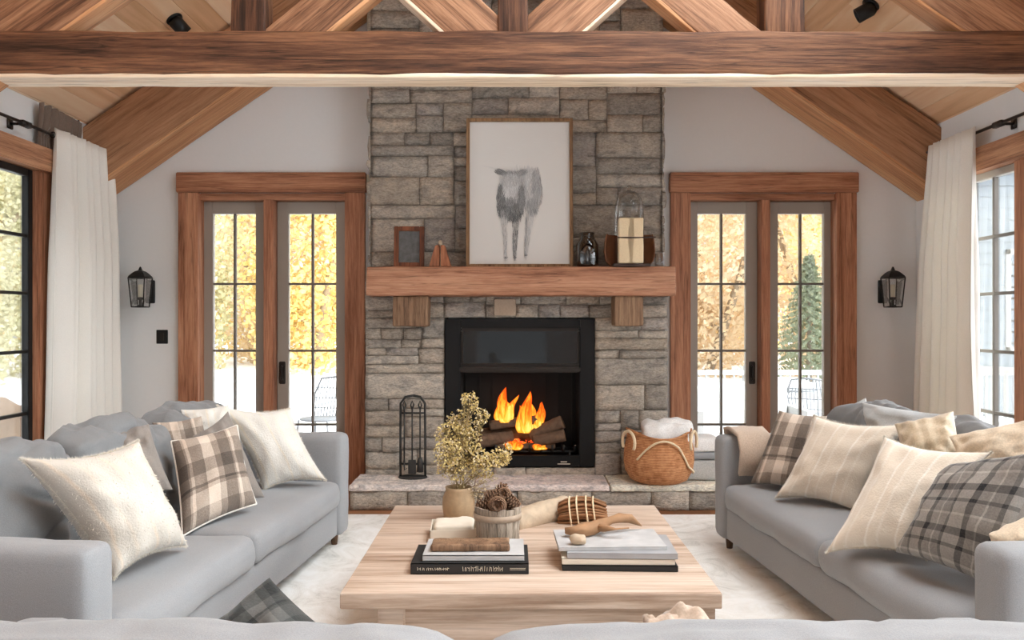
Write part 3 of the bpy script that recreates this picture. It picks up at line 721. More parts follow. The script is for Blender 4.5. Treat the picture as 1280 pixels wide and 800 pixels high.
# ------------------------------------------------------------------ side windows
def side_window(name, label, sx, y0, y1, n_v=1, zt=2.45, zb=0.06):
    d = bpy.data.objects.new(name, None); C.objects.link(d); struct(d, label, 'window')
    xa, xb = sx*(WX-0.01), sx*(WX+0.04)
    fw = 0.05
    bm = bmesh.new()
    bx(bm, xa, xb, y0, y0+fw, zb, zt); bx(bm, xa, xb, y1-fw, y1, zb, zt)
    bx(bm, xa, xb, y0+fw, y1-fw, zt-fw, zt); bx(bm, xa, xb, y0+fw, y1-fw, zb, zb+fw)
    fm = M['black'] if sx < 0 else M['leaf']
    obj('window_frame', bm, fm, d, smooth=False)
    boxo('glass_pane', ((xa+xb)/2-0.003, (xa+xb)/2+0.003, y0+fw-0.01, y1-fw+0.01, zb+fw-0.01, zt-fw+0.01), M['glass'], d, 0)
    bm = bmesh.new()
    for i in range(n_v):
        y = y0+fw + (y1-y0-2*fw)*(i+1)/(n_v+1); bx(bm, xa+sx*0.008, xb-sx*0.008, y-0.011, y+0.011, zb+fw, zt-fw, 0.002)
    for z in (1.985, 1.585, 1.18, 0.75):
        bx(bm, xa+sx*0.009, xb-sx*0.009, y0+fw, y1-fw, z-0.011, z+0.011, 0.002)
    obj('muntin_grid', bm, M['black'] if sx < 0 else M['muntin'], d, smooth=False)
    return d
n = 0
for sx, ops, side in ((-1, LOP, 'left'), (1, ROP, 'right')):
    for i, (a, b_) in enumerate(ops):
        n += 1
        side_window('window_%d' % n, 'tall dark framed window number %d from the front in %s wall' % (i+1, side), sx, a+0.01, b_-0.01, 2 if b_-a > 0.8 else 1)
# wooden header beams and posts along the side walls
def side_trim(sx, ops, far):
    hb = boxo('trim_1' if sx < 0 else 'trim_2', (sx*(WX-0.10), sx*(WX+0.02), Y0, WY-0.40, 2.45, 2.615), M['casing_y'], None, 0.008)
    struct(hb, 'long wooden header over the %s windows' % ('left' if sx < 0 else 'right'), 'trim')
    edges = [ops[0][0]-0.2] + [e for o_ in ops for e in o_] + [far]
    for k in range(0, len(edges), 2):
        a, b_ = edges[k], edges[k+1]
        o = boxo('trim_%d' % (3+k//2 if sx < 0 else 9+k//2), (sx*(WX-0.05), sx*(WX+(0.03 if k == len(edges)-2 and sx < 0 else 0.155)), a-0.004, b_+0.004, 0.0, 2.45), M['casing_z'], None, 0.006)
        struct(o, 'upright wooden post between windows in the %s wall' % ('left' if sx < 0 else 'right'), 'trim')
side_trim(-1, LOP, 6.0)
side_trim(1, ROP, 6.40)
for nm, x0, x1 in (('baseboard_left', -WX, -2.77), ('baseboard_right', 2.86, WX)):
    struct(boxo(nm, (x0, x1, WY-0.02, WY-0.001, 0.0, 0.14), M['casing_x'], None, 0.004), 'wooden baseboard along gable wall', 'baseboard')

# ------------------------------------------------------------------ fireplace
STONES = [col(184, 175, 165), col(190, 182, 172), col(176, 170, 163), col(196, 187, 176), col(180, 174, 169), col(170, 164, 157), col(192, 181, 168), col(198, 191, 182)]
def ashlar(x0, x1, z0, z1, rng, out, wmax=0.50, hmax=0.20, wmin=0.12, hmin=0.06):
    """irregular coursed blocks: split until each is small enough, at uneven places"""
    w, h = x1-x0, z1-z0
    wl, hl = wmax*rng.uniform(0.5, 1.45), hmax*rng.uniform(0.5, 1.35)
    can_v, can_h = w > 2.1*wmin, h > 2.1*hmin
    need_v, need_h = w > wl and can_v, h > hl and can_h
    if not need_v and not need_h:
        out.append((x0, x1, z0, z1)); return
    if need_v and need_h: vert = rng.random() < (0.62 if w/wmax > h/hmax*0.8 else 0.25)
    else: vert = need_v
    if vert:
        t = max(x0+wmin, min(x1-wmin, x0 + w*rng.uniform(0.27, 0.73)))
        ashlar(x0, t, z0, z1, rng, out, wmax, hmax, wmin, hmin); ashlar(t, x1, z0, z1, rng, out, wmax, hmax, wmin, hmin)
    else:
        t = max(z0+hmin, min(z1-hmin, z0 + h*rng.uniform(0.27, 0.73)))
        ashlar(x0, x1, z0, t, rng, out, wmax, hmax, wmin, hmin); ashlar(x0, x1, t, z1, rng, out, wmax, hmax, wmin, hmin)
def stones(bm, rects, yf, dep, rng, lay, gap=0.0022, amp=0.012, top=False, tones=STONES, gain=1.0):
    """rough faced blocks standing proud of yf"""
    for (x0, x1, z0, z1) in rects:
        c = Vector(rng.choice(tones)[:3])*rng.uniform(0.93, 1.13)*gain
        a0, a1, b0, b1 = x0+gap, x1-gap, z0+gap, z1-gap
        pr = dep + rng.uniform(-0.010, 0.012)
        nx, nz_ = max(3, int((a1-a0)/0.035)), max(3, int((b1-b0)/0.035))
        sd = rng.uniform(0, 99)
        g_ = []
        for i in range(nx+1):
            row = []
            for k in range(nz_+1):
                u, v = i/nx, k/nz_
                x, z = a0+(a1-a0)*u, b0+(b1-b0)*v
                e = min(u*(a1-a0), (1-u)*(a1-a0), v*(b1-b0), (1-v)*(b1-b0))
                edge = 1-math.exp(-e/0.006)
                q = Vector((x*7+sd, z*9, sd))
                h_ = pr + amp*(noise.noise(q)+0.6*noise.noise(q*2.7)) + 0.010*(edge-1)
                jx = 0.005*noise.noise(Vector((z*14, sd, 1.0))) if i in (0, nx) else 0
                jz = 0.005*noise.noise(Vector((x*14, sd, 2.0))) if k in (0, nz_) else 0
                p = Vector((x+jx, yf-h_, z+jz))
                if top: p = Vector((x+jx, z+jz, yf+h_))
                row.append(bm.verts.new(p))
            g_.append(row)
        fs = []
        for i in range(nx):
            for k in range(nz_):
                q = (g_[i][k], g_[i+1][k], g_[i+1][k+1], g_[i][k+1])
                fs.append(bm.faces.new(q))
        # block sides back to the core
        ring = [g_[i][0] for i in range(nx+1)] + [g_[nx][k] for k in range(1, nz_+1)] + [g_[i][nz_] for i in range(nx-1, -1, -1)] + [g_[0][k] for k in range(nz_-1, 0, -1)]
        back = [bm.verts.new((v.co.x, yf+0.005, v.co.z) if not top else (v.co.x, v.co.y, yf-0.005)) for v in ring]
        for i in range(len(ring)):
            j = (i+1) % len(ring)
            fs.append(bm.faces.new((ring[j], ring[i], back[i], back[j])))
        for f in fs:
            f.smooth = True
            for l in f.loops: l[lay] = (c.x, c.y, c.z, 1)
CF = 6.25; CX0, CX1 = -1.15, 1.22; FX0, FX1, FZ0, FZ1 = -0.53, 0.65, 0.20, 1.418
HT = 0.19; HF = 5.87
fp = thing('stone_fireplace', 'tall rough stone fireplace with raised hearth between the french doors', 'fireplace', (0.03, CF, 0))
inv = fp.matrix_basis.inverted()
def core():
    bm = bmesh.new(); f = CF+0.03; b_ = WY-0.003
    bx(bm, CX0+0.02, FX0, f, b_, 0, FZ1, 0); bx(bm, FX1, CX1-0.02, f, b_, 0, FZ1, 0)
    bx(bm, FX0, FX1, f, b_, 0, FZ0, 0)
    bx(bm, CX0+0.02, CX1-0.02, f, b_, FZ1, 1.70, 0)
    bx(bm, -1.10, 1.17, f+0.04, b_, 1.70, 4.46, 0)
    return bm
o = obj('stone_core', core(), M['mortar'], fp, smooth=False); o.matrix_basis = inv @ o.matrix_basis
rng = random.Random(21)
bm = bmesh.new(); lay = bm.loops.layers.float_color.new('block')
rects = []
ashlar(CX0, FX0, HT-0.02, FZ1, rng, rects); ashlar(FX1, CX1, HT-0.02, FZ1, rng, rects)
ashlar(CX0, CX1, FZ1, 1.70, rng, rects, 0.42, 0.16); ashlar(FX0, FX1, 0.17, FZ0+0.045, rng, rects, 0.5, 0.2)
stones(bm, rects, CF+0.03, 0.03, rng, lay)
r2 = []; ashlar(-1.118, 1.187, 1.70, 4.46, rng, r2, 0.66, 0.27)
stones(bm, r2, CF+0.07, 0.03, rng, lay, gain=0.92)  # upper courses toned down, their shade put into the stone colour
# the side returns, coursed the same way
for sx, xx in ((-1, CX0), (1, CX1)):
    t = bmesh.new(); tl = t.loops.layers.float_color.new('block'); r3 = []
    ashlar(CF+0.03, WY, HT-0.02, 4.0, rng, r3, 0.4, 0.2)
    stones(t, r3, 0, 0.02, rng, tl)
    for v in t.verts:
        d_, y, z = -v.co.y, v.co.x, v.co.z
        v.co = Vector((xx - sx*0.035 + sx*d_, y, z))
    # join keeping colours
    mp_ = {v: bm.verts.new(v.co) for v in t.verts}
    for f in t.faces:
        q = [mp_[v] for v in f.verts]
        if sx > 0: pass
        nf = bm.faces.new(q if sx > 0 else list(reversed(q)))
        for l, sl in zip(nf.loops, f.loops): l[lay] = sl[tl]
    t.free()
o = obj('stonework', bm, M['stone'], fp); o.matrix_basis = inv @ o.matrix_basis
# raised hearth: blocks in front, thick slabs on top
HX0, HX1 = -1.19, 1.60
bm = bmesh.new(); lay = bm.loops.layers.float_color.new('block')
t = bx(bmesh.new(), HX0+0.015, HX1-0.015, HF+0.03, CF+0.06, 0, HT-0.02, 0)
vm = {v: bm.verts.new(v.co) for v in t.verts}
for f in t.faces:
    nf = bm.faces.new([vm[v] for v in f.verts])
    for l in nf.loops: l[lay] = col(128, 120, 110)
t.free()
rects = []; x = HX0
while x < HX1-0.05:
    w = rng.uniform(0.24, 0.55); x2 = HX1 if x+w > HX1-0.2 else x+w
    rects.append((x, x2, 0.0, HT-0.045)); x = x2
stones(bm, rects, HF+0.03, 0.035, rng, lay, amp=0.022, gain=1.05)
o = obj('hearth_base', bm, M['stone'], fp); o.matrix_basis = inv @ o.matrix_basis
bm = bmesh.new(); lay = bm.loops.layers.float_color.new('block')
for a, b_ in ((HX0-0.01, -0.28), (-0.28, 0.72), (0.72, HX1+0.01)):
    t = soft_box(bmesh.new(), (a+b_)/2, (HF-0.01+CF+0.04)/2, HT-0.024, (b_-a)/2-0.003, (CF+0.05-HF)/2, 0.024, 0.012, (18, 10, 2), nz=0.006, ns=7, seed=a)
    vm = {v: bm.verts.new(v.co) for v in t.verts}; c = [x_*rng.uniform(0.96, 1.06) for x_ in col(244, 240, 234)[:3]]
    for f in t.faces:
        nf = bm.faces.new([vm[v] for v in f.verts])
        for l in nf.loops: l[lay] = (c[0], c[1], c[2], 1)
    t.free()
o = obj('hearth_slab', bm, M['hearthstone'], fp); o.matrix_basis = inv @ o.matrix_basis; o['label'] = 'pale worn stone slabs on top'
# mantel and corbels
MZ0, MZ1, MF = 1.582, 1.802, 6.0
bm = soft_box(bmesh.new(), 0, 0, 0, 1.165, 0.15, 0.11, 0.014, (20, 4, 4), nz=0.008, ns=5, seed=4)
mt = obj('mantel_shelf', bm, M['mantel'], fp, mw=inv @ Matrix.Translation((0.067, MF+0.15, (MZ0+MZ1)/2))); mt['label'] = 'thick reddish brown wooden mantel beam'
for x0, x1 in ((-0.90, -0.635), (0.775, 0.995)):
    bm = soft_box(bmesh.new(), (x0+x1)/2, 6.145, 1.468, (x1-x0)/2, 0.11, 0.116, 0.012, (4, 4, 4), nz=0.006, ns=7, seed=x0)
    o = obj('corbel', bm, M['corbel'], fp); o.matrix_basis = inv @ o.matrix_basis; o['label'] = 'greyed wooden corbel block'
bm = soft_box(bmesh.new(), -0.055, 6.235, 1.50, 0.085, 0.02, 0.066, 0.008, (3, 2, 3), nz=0.004, ns=9)
o = obj('key_block', bm, M['hoop'], fp); o.matrix_basis = inv @ o.matrix_basis

# ------------------------------------------------------------------ fireplace insert
ins = thing('fireplace_insert', 'black steel fireplace insert with a glass panel above the firebox', 'fireplace', (0.06, CF, 0.25))
inv = ins.matrix_basis.inverted()
def ipart(n, bm, m, smooth=False, par=None):
    o = obj(n, bm, m, par or ins, smooth)
    if par is None: o.matrix_basis = inv @ o.matrix_basis
    return o
X0, X1, Z0, Z1 = -0.523, 0.643, 0.252, 1.410
IF = CF-0.005
bm = bmesh.new()
bx(bm, X0, -0.40, IF, IF+0.05, Z0, Z1, 0.006); bx(bm, 0.528, X1, IF, IF+0.05, Z0, Z1, 0.006)
bx(bm, -0.40, 0.528, IF, IF+0.05, 1.335, Z1, 0.006); bx(bm, -0.40, 0.528, IF+0.005, IF+0.05, Z0, 0.34, 0.006)
ipart('surround', bm, M['insert'])
bm = bmesh.new()
bx(bm, -0.40, 0.528, IF+0.025, IF+0.05, 1.04, 1.062, 0.004); bx(bm, -0.40, 0.528, IF+0.025, IF+0.05, 1.312, 1.337, 0.004)
bx(bm, -0.40, -0.382, IF+0.025, IF+0.05, 1.06, 1.314, 0.004); bx(bm, 0.51, 0.528, IF+0.025, IF+0.05, 1.06, 1.314, 0.004)
pf = ipart('panel_frame', bm, M['bronze'])
o = obj('glass_panel', bx(bmesh.new(), -0.383, 0.511, IF+0.034, IF+0.044, 1.058, 1.316, 0), M['darkglass'], pf, False); o['label'] = 'dark reflective glass panel'
bm = bx(bmesh.new(), -0.41, 0.535, IF-0.02, IF+0.05, 0.99, 1.04, 0.012); ipart('ledge', bm, M['bronze'])  # lighter metal than the surround, colouring in the highlight on the lip
bm = bmesh.new(); yb = WY-0.045
bx(bm, -0.43, -0.40, IF+0.05, yb, 0.30, 1.04, 0); bx(bm, 0.528, 0.558, IF+0.05, yb, 0.30, 1.04, 0)
bx(bm, -0.43, 0.558, yb, yb+0.03, 0.26, 1.07, 0); bx(bm, -0.43, 0.558, IF+0.05, yb, 1.04, 1.07, 0); bx(bm, -0.43, 0.558, IF+0.05, yb, 0.26, 0.30, 0)
for i in range(9):
    x = -0.38 + 0.88*i/8; bx(bm, x-0.008, x+0.008, yb-0.012, yb+0.001, 0.30, 1.04, 0.003)
ipart('firebox_liner', bm, M['firebox'])
bm = bmesh.new()
for i in range(9):
    x = -0.22+0.09*i
    tube(bm, [(x, IF+0.09, 0.41), (x, IF+0.10, 0.365), (x, IF+0.30, 0.365), (x, IF+0.34, 0.40)], 0.010, 8)
for y in (IF+0.12, IF+0.28): tube(bm, [(-0.24, y, 0.355), (0.52, y, 0.355)], 0.010, 8)
for x in (-0.2, 0.46):
    for y in (IF+0.12, IF+0.28): tube(bm, [(x, y, 0.355), (x, y, 0.30)], 0.009, 8)
ipart('grate', bm, M['iron'], True)
bm = bx(bmesh.new(), 0.355, 0.455, IF+0.001, IF+0.006, 0.272, 0.279, 0.001); bx(bm, 0.38, 0.43, IF+0.001, IF+0.006, 0.288, 0.296, 0.001)
o = ipart('nameplate', bm, M['ink']); o['label'] = 'tiny pale lettering plate'

# logs, embers and flames
def log(name, label, a, b_, r, seed, m=('bark', 'logend'), cat='log', group=None):
    bm = bmesh.new(); a, b_ = Vector(a), Vector(b_); nseg, ns = 14, 14
    ax = (b_-a).normalized(); u = ax.orthogonal().normalized(); v = ax.cross(u); rings = []
    for i in range(nseg+1):
        t = i/nseg; p = a.lerp(b_, t); ring = []
        for k in range(ns):
            an = 2*math.pi*k/ns
            rr = r*(1+0.16*noise.noise(Vector((math.cos(an)*1.6+seed, math.sin(an)*1.6, t*3.0)))+0.05*noise.noise(Vector((math.cos(an)*6, math.sin(an)*6+seed, t*10))))
            ring.append(bm.verts.new(p + (u*math.cos(an)+v*math.sin(an))*rr))
        rings.append(ring)
    for x, y in zip(rings, rings[1:]):
        for k in range(ns): bm.faces.new((x[k], x[(k+1) % ns], y[(k+1) % ns], y[k]))
    e1 = bm.faces.new(list(reversed(rings[0]))); e2 = bm.faces.new(rings[-1]); e1.material_index = e2.material_index = 1
    o = obj(name, bm, [M[m[0]], M[m[1]]])
    e1 = None
    return tag(o, label, cat, group)
LY = IF
log('firewood_log', 'long charred log lying across the back of the fire', P(600, 545, 6.5), P(704, 540, 6.5), 0.060, 1)
log('firewood_log', 'split log resting at the right end of the fire, pale cut end up', P(664, 545, 6.42), P(703, 527, 6.36), 0.054, 2)
log('firewood_log', 'short log lying at the front right of the grate', P(668, 552, 6.36), P(706, 544, 6.32), 0.048, 3)
log('firewood_log', 'charred log at the left end of the grate', P(598, 552, 6.34), P(640, 546, 6.42), 0.052, 4)
log('firewood_log', 'thin burnt log lying over the top of the fire', P(612, 532, 6.42), P(672, 524, 6.40), 0.038, 5)
log('firewood_log', 'thin log glowing low between the grate bars', P(620, 559, 6.37), P(694, 557, 6.36), 0.026, 6)
bm = bmesh.new()
for i in range(60):
    x = R.uniform(-0.10, 0.24); y = R.uniform(IF+0.14, IF+0.27); s = R.uniform(0.012, 0.026)
    soft_box(bm, x, y, 0.395 + R.uniform(-0.01, 0.03), s, s*R.uniform(0.7, 1.2), s*0.8, s*0.5, (1, 1, 1), nz=0.005, ns=30, seed=i)
tag(obj('ember_bed', bm, M['ember']), 'bed of glowing orange embers under the logs', 'embers', kind='stuff')
def flame(label, base, h, r, seed, tongues):
    """tongues: (offset x, height share, width share, lean, start)"""
    bm = bmesh.new(); n_, seg = 26, 16
    for q, (ox, hs_, ws_, lean, z0) in enumerate(tongues):
        rings = []; hh = h*hs_
        for i in range(n_+1):
            t = i/n_
            prof = r*ws_*max(0.004, (t+0.04)**0.45*(1-t)**0.9*1.75)
            cx = base.x + ox*r + lean*t*t*r*2 + 0.22*r*math.sin(t*6+seed+q)*t
            rings.append([bm.verts.new((cx+prof*(1+0.22*noise.noise(Vector((math.cos(a)*1.1+seed+q, math.sin(a)*1.1, t*3))))*math.cos(a), base.y+0.02*(q % 3-1)+prof*0.5*math.sin(a), base.z+z0*h+hh*t)) for a in [2*math.pi*k/seg for k in range(seg)]])
        for a, b_ in zip(rings, rings[1:]):
            for k in range(seg): bm.faces.new((a[k], a[(k+1) % seg], b_[(k+1) % seg], b_[k]))
        bm.faces.new(list(reversed(rings[0]))); bm.faces.new(rings[-1])
    return tag(obj('flame', bm, M['flame']), label, 'flame')
flame('tall pointed flame rising at the left of the fire', P(630, 528, 6.40), 0.285, 0.085, 1.0, [(-0.05, 1.0, 0.75, 0.05, 0), (0.5, 0.78, 0.55, 0.35, 0), (-0.5, 0.55, 0.5, -0.1, 0), (0.2, 0.6, 0.6, 0.1, 0)])
flame('broad tall flame in the middle of the fire', P(657, 541, 6.38), 0.335, 0.085, 2.2, [(0.0, 1.0, 0.8, 0.12, 0), (-0.5, 0.66, 0.5, -0.05, 0), (0.5, 0.7, 0.5, 0.1, 0)])
flame('short rounded flame at the right of the fire', P(671, 536, 6.40), 0.22, 0.06, 3.7, [(0.1, 1.0, 0.75, 0.3, 0), (0.5, 0.8, 0.7, 0.1, 0.15), (-0.4, 0.6, 0.6, 0.2, 0)])
flame('low flame glowing under the middle logs', P(646, 562, 6.345), 0.085, 0.075, 6.0, [(0, 1, 0.8, 0, 0), (-0.7, 0.8, 0.7, 0, 0), (0.7, 0.7, 0.7, 0, 0)])
flame('low flame glowing under the right logs', P(672, 562, 6.345), 0.065, 0.06, 7.4, [(0, 1, 0.9, 0, 0), (0.7, 0.7, 0.8, 0, 0), (-0.6, 0.6, 0.7, 0, 0)])

# ------------------------------------------------------------------ fire tools
st = thing('fire_tool_stand', 'black wrought iron fire tool stand on left end of the hearth', 'stand', (-0.76, 6.13, HT)); st.scale = (1.0, 1.0, 1.08)
bm = lathe(bmesh.new(), [(0.001, 0), (0.085, 0), (0.09, 0.006), (0.085, 0.014), (0.02, 0.022), (0.001, 0.022)], seg=28); 
bmesh.ops.scale(bm, vec=(1.25, 0.8, 1), verts=bm.verts); obj('base', bm, M['iron'], st)
bm = bmesh.new()
for x in (-0.095, 0.095): tube(bm, [(x, 0.0, 0.012), (x, 0.0, 0.30), (x*0.98, 0.0, 0.53), (x*0.6, 0, 0.575), (0, 0, 0.585)], 0.009, 8)
tube(bm, [(-0.095, 0, 0.46), (0.095, 0, 0.46)], 0.007, 8); tube(bm, [(-0.095, 0, 0.10), (0.095, 0, 0.10)], 0.007, 8)
obj('frame', bm, M['iron'], st)
for x in (-0.06, 0.0, 0.06): obj('hook', tube(bmesh.new(), [(x, 0, 0.46), (x, -0.03, 0.455), (x, -0.036, 0.475)], 0.005, 6), M['iron'], st)
def tool(name, label, x, head):
    t = thing(name, label, 'fire tool', (-0.76+x, 6.092, HT)); t.scale = (1.0, 1.0, 1.08)
    bm = bmesh.new(); tube(bm, [(0, 0, 0.12), (0, 0, 0.47)], 0.006, 8); obj('shaft', bm, M['iron'], t)
    bm = bmesh.new(); tube(bm, [(0, 0, 0.47), (0.0, 0, 0.49), (0.012, 0, 0.52), (0, 0, 0.55), (-0.012, 0, 0.52), (0.0, 0, 0.49)], 0.006, 8); obj('handle', bm, M['iron'], t)
    bm = bmesh.new(); head(bm); obj('head', bm, M['iron'], t)
tool('fireplace_poker', 'iron poker hanging at left of the fire tool stand', -0.06, lambda bm: tube(bm, [(0, 0, 0.13), (0, 0, 0.06), (0.02, 0, 0.075)], [0.008, 0.005, 0.003], 8))
tool('fireplace_shovel', 'iron shovel hanging in middle of the fire tool stand', 0.0, lambda bm: soft_box(bm, 0, -0.004, 0.085, 0.03, 0.006, 0.05, 0.004, (4, 1, 4)))
tool('hearth_brush', 'bristled hearth brush hanging at right of the fire tool stand', 0.06, lambda bm: lathe(bm, [(0.012, 0.15), (0.02, 0.13), (0.026, 0.05), (0.001, 0.05)], seg=14, close=False))

# ------------------------------------------------------------------ picture above the mantel
pic = thing('framed_picture', 'large framed pencil drawing of a long-haired cow leaning on the mantel', 'picture', (0.0585, 6.13, MZ1))
PW, PH = 0.82, 1.155
pic.rotation_euler = (-0.045, 0, 0)
bm = bmesh.new(); fw = 0.026
bx(bm, -PW/2, -PW/2+fw, -0.02, 0.022, 0, PH); bx(bm, PW/2-fw, PW/2, -0.02, 0.022, 0, PH)
bx(bm, -PW/2+fw, PW/2-fw, -0.02, 0.022, 0, fw); bx(bm, -PW/2+fw, PW/2-fw, -0.02, 0.022, PH-fw, PH)
obj('frame', bm, M['gilt'], pic, False)
cv = obj('canvas', bx(bmesh.new(), -PW/2+fw-0.002, PW/2-fw+0.002, 0.0, 0.015, fw-0.002, PH-fw+0.002, 0), M['canvas'], pic, False)
cv['label'] = 'ivory sheet with the drawing'
def cow():
    """pencil strokes as thin ribbons lying on the sheet; grey of each stroke in the mesh colours"""
    bm = bmesh.new(); lay = bm.loops.layers.float_color.new('tone'); rg = random.Random(5)
    # drawing space: pixels of the photograph -> local sheet coordinates
    def L(px, py): return ((px-649.5)*0.00615, (331.5-py)*0.00615)
    cnt = [0]
    def stroke(pts, w, tone):
        y = -0.0012 - 0.0000006*cnt[0]; cnt[0] += 1
        q = [Vector((*L(*p), 0)) for p in pts]; vs = []
        for i, p in enumerate(q):
            t = (q[min(i+1, len(q)-1)]-q[max(0, i-1)]).normalized(); nrm = Vector((-t.y, t.x, 0))
            ww = w*(1-abs(2*i/(len(q)-1)-1)*0.8)
            vs.append((bm.verts.new((p.x-nrm.x*ww, y, p.y-nrm.y*ww)), bm.verts.new((p.x+nrm.x*ww, y, p.y+nrm.y*ww))))
        for a, b_ in zip(vs, vs[1:]):
            f = bm.faces.new((a[0], a[1], b_[1], b_[0]))
            for l in f.loops: l[lay] = (tone, tone*0.985, tone*0.965, 1)
    def hair(cx, cy, rx, ry, n_, t0, t1, ln, w=0.0011, slant=0.0, wav=1.0):
        for _ in range(int(n_*1.9)):
            a = rg.uniform(0, 2*math.pi); r_ = math.sqrt(rg.random())
            x, y = cx+rx*r_*math.cos(a), cy+ry*r_*math.sin(a); l = ln*rg.uniform(0.5, 1.2); s = slant+rg.uniform(-0.35, 0.35)
            k = rg.uniform(-1, 1)*wav
            stroke([(x+s*l*t+k*math.sin(t*4), y+l*t-l/2) for t in (0, 0.25, 0.5, 0.75, 1)], w*rg.uniform(0.6, 1.4), rg.uniform(t0, t1))
    hair(650, 236, 24, 30, 420, 0.50, 0.74, 9, 0.0018, 0.05)      # pale body tone
    hair(660, 232, 15, 27, 420, 0.42, 0.62, 9, 0.0017, 0.05)      # body behind
    hair(671, 232, 6, 24, 260, 0.26, 0.46, 10, 0.0015, 0.0)       # flank, darker
    hair(664, 256, 7, 9, 160, 0.22, 0.44, 9, 0.0014, 0.15)        # belly shade on the right
    hair(640, 242, 18, 27, 560, 0.24, 0.56, 9, 0.0014, 0.1)       # chest fur
    hair(641, 261, 12, 12, 330, 0.06, 0.28, 9, 0.0014, 0.0)       # dark lower chest
    hair(626, 248, 5, 20, 240, 0.08, 0.30, 9, 0.0013, 0.1)        # shadowed left side
    hair(652, 246, 4, 16, 160, 0.14, 0.34, 9, 0.0012, -0.1)       # shadowed right of the head
    hair(638, 230, 9, 15, 230, 0.46, 0.78, 10, 0.0012, -0.1)      # pale forelock and face
    hair(639, 215, 12, 3.5, 120, 0.12, 0.42, 7, 0.0011, 0.25)       # poll
    hair(623, 212, 6, 3.5, 110, 0.10, 0.3, 4, 0.0010, 1.6)        # ear
    hair(656, 212, 5, 3.5, 80, 0.2, 0.45, 4, 0.0010, -1.6)
    hair(638, 222, 14, 7, 200, 0.30, 0.62, 9, 0.0012, 0.1)        # fringe falling over the eyes
    hair(638, 249, 6, 5, 90, 0.16, 0.40, 6)                       # muzzle
    # horns: a long faint one to the left, a short one to the right
    for dx in (0, 0.8, 1.4): stroke([(628-i*2.9, 210-2.2*math.sin(i/9*1.9)*1.0-i*0.55+dx) for i in range(10)], 0.0008, 0.45+0.1*dx)
    stroke([(650+i*2.4, 208-i*0.9) for i in range(6)], 0.0008, 0.55)
    # legs
    def leg(x0, y0, x1, y1, wt, wb, n_, t0, t1):
        for _ in range(n_):
            t = rg.random(); w_ = wt+(wb-wt)*t; x = x0+(x1-x0)*t+rg.uniform(-1, 1)*w_; y = y0+(y1-y0)*t
            stroke([(x+rg.uniform(-.3, .3), y+k*2.2) for k in range(4)], 0.0010, rg.uniform(t0, t1))
    leg(630, 258, 632, 318, 4.6, 1.5, 230, 0.28, 0.62)
    leg(645, 264, 643, 318, 5.0, 1.6, 280, 0.06, 0.36)
    leg(664, 254, 657, 316, 5.0, 1.2, 240, 0.36, 0.64)
    leg(658, 266, 656, 314, 1.6, 0.8, 90, 0.18, 0.42)
    for x, y in ((632, 319), (643.5, 319), (657, 316)): hair(x, y, 1.8, 1.0, 14, 0.08, 0.3, 2.0)
    # faint scratches above the animal
    for _ in range(26):
        x, y = rg.uniform(600, 690), rg.uniform(158, 200); stroke([(x, y), (x+rg.uniform(2, 9), y+rg.uniform(-1, 1)), (x+10, y+rg.uniform(-2, 2))], 0.0006, rg.uniform(0.66, 0.74))
    return bm
m, nt, b = newmat('pencil_grey'); va = N(nt, 'ShaderNodeVertexColor', layer_name='tone'); nt.links.new(va.outputs[0], b.inputs['Base Color']); b.inputs['Roughness'].default_value = 0.9
o = obj('cow_drawing', cow(), m, cv, False); o['label'] = 'grey pencil drawing of a standing shaggy cow'

# ------------------------------------------------------------------ things on the mantel
ph = thing('photo_frame', 'small reddish wooden photo frame on left of the mantel', 'photo frame', (-0.785, 6.10, MZ1))
ph.rotation_euler = (-0.10, 0, 0.05)
bm = bmesh.new(); w, h, f = 0.115, 0.315, 0.036
bx(bm, -w, -w+f, -0.016, 0.016, 0, h); bx(bm, w-f, w, -0.016, 0.016, 0, h); bx(bm, -w+f, w-f, -0.016, 0.016, 0, f); bx(bm, -w+f, w-f, -0.016, 0.016, h-f, h)
obj('frame', bm, M['darkframe'], ph, False)
obj('photo_print', bx(bmesh.new(), -w+f-0.003, w-f+0.003, -0.002, 0.006, f-0.003, h-f+0.003, 0), M['photo'], ph, False)
# little carved wooden figure: two leaning wedges joined at the top, knob above
fg = thing('wooden_ornament', 'small reddish wooden wedge ornament between photo frame and cow picture', 'ornament', (-0.545, 6.08, MZ1))
for s in (-1, 1):
    bm = bmesh.new()
    pts = [(s*0.004, 0), (s*0.085, 0), (s*0.036, 0.165), (s*0.004, 0.165)]
    f = [bm.verts.new((x, -0.03+0.01*z, z)) for x, z in pts]; bk = [bm.verts.new((x, 0.03-0.01*z, z)) for x, z in pts]
    bm.faces.new(f); bm.faces.new(list(reversed(bk)))
    for i in range(4): bm.faces.new((f[(i+1) % 4], f[i], bk[i], bk[(i+1) % 4]))
    bmesh.ops.recalc_face_normals(bm, faces=bm.faces); bmesh.ops.bevel(bm, geom=bm.edges[:], offset=0.005, segments=2, affect='EDGES')
    obj('wedge', bm, M['redwood'], fg, False)
bm = lathe(bmesh.new(), [(0.001, 0.16), (0.014, 0.165), (0.018, 0.18), (0.012, 0.198), (0.001, 0.205)], seg=14); o = obj('knob', bm, M['birch'], fg); o['label'] = 'pale knob'

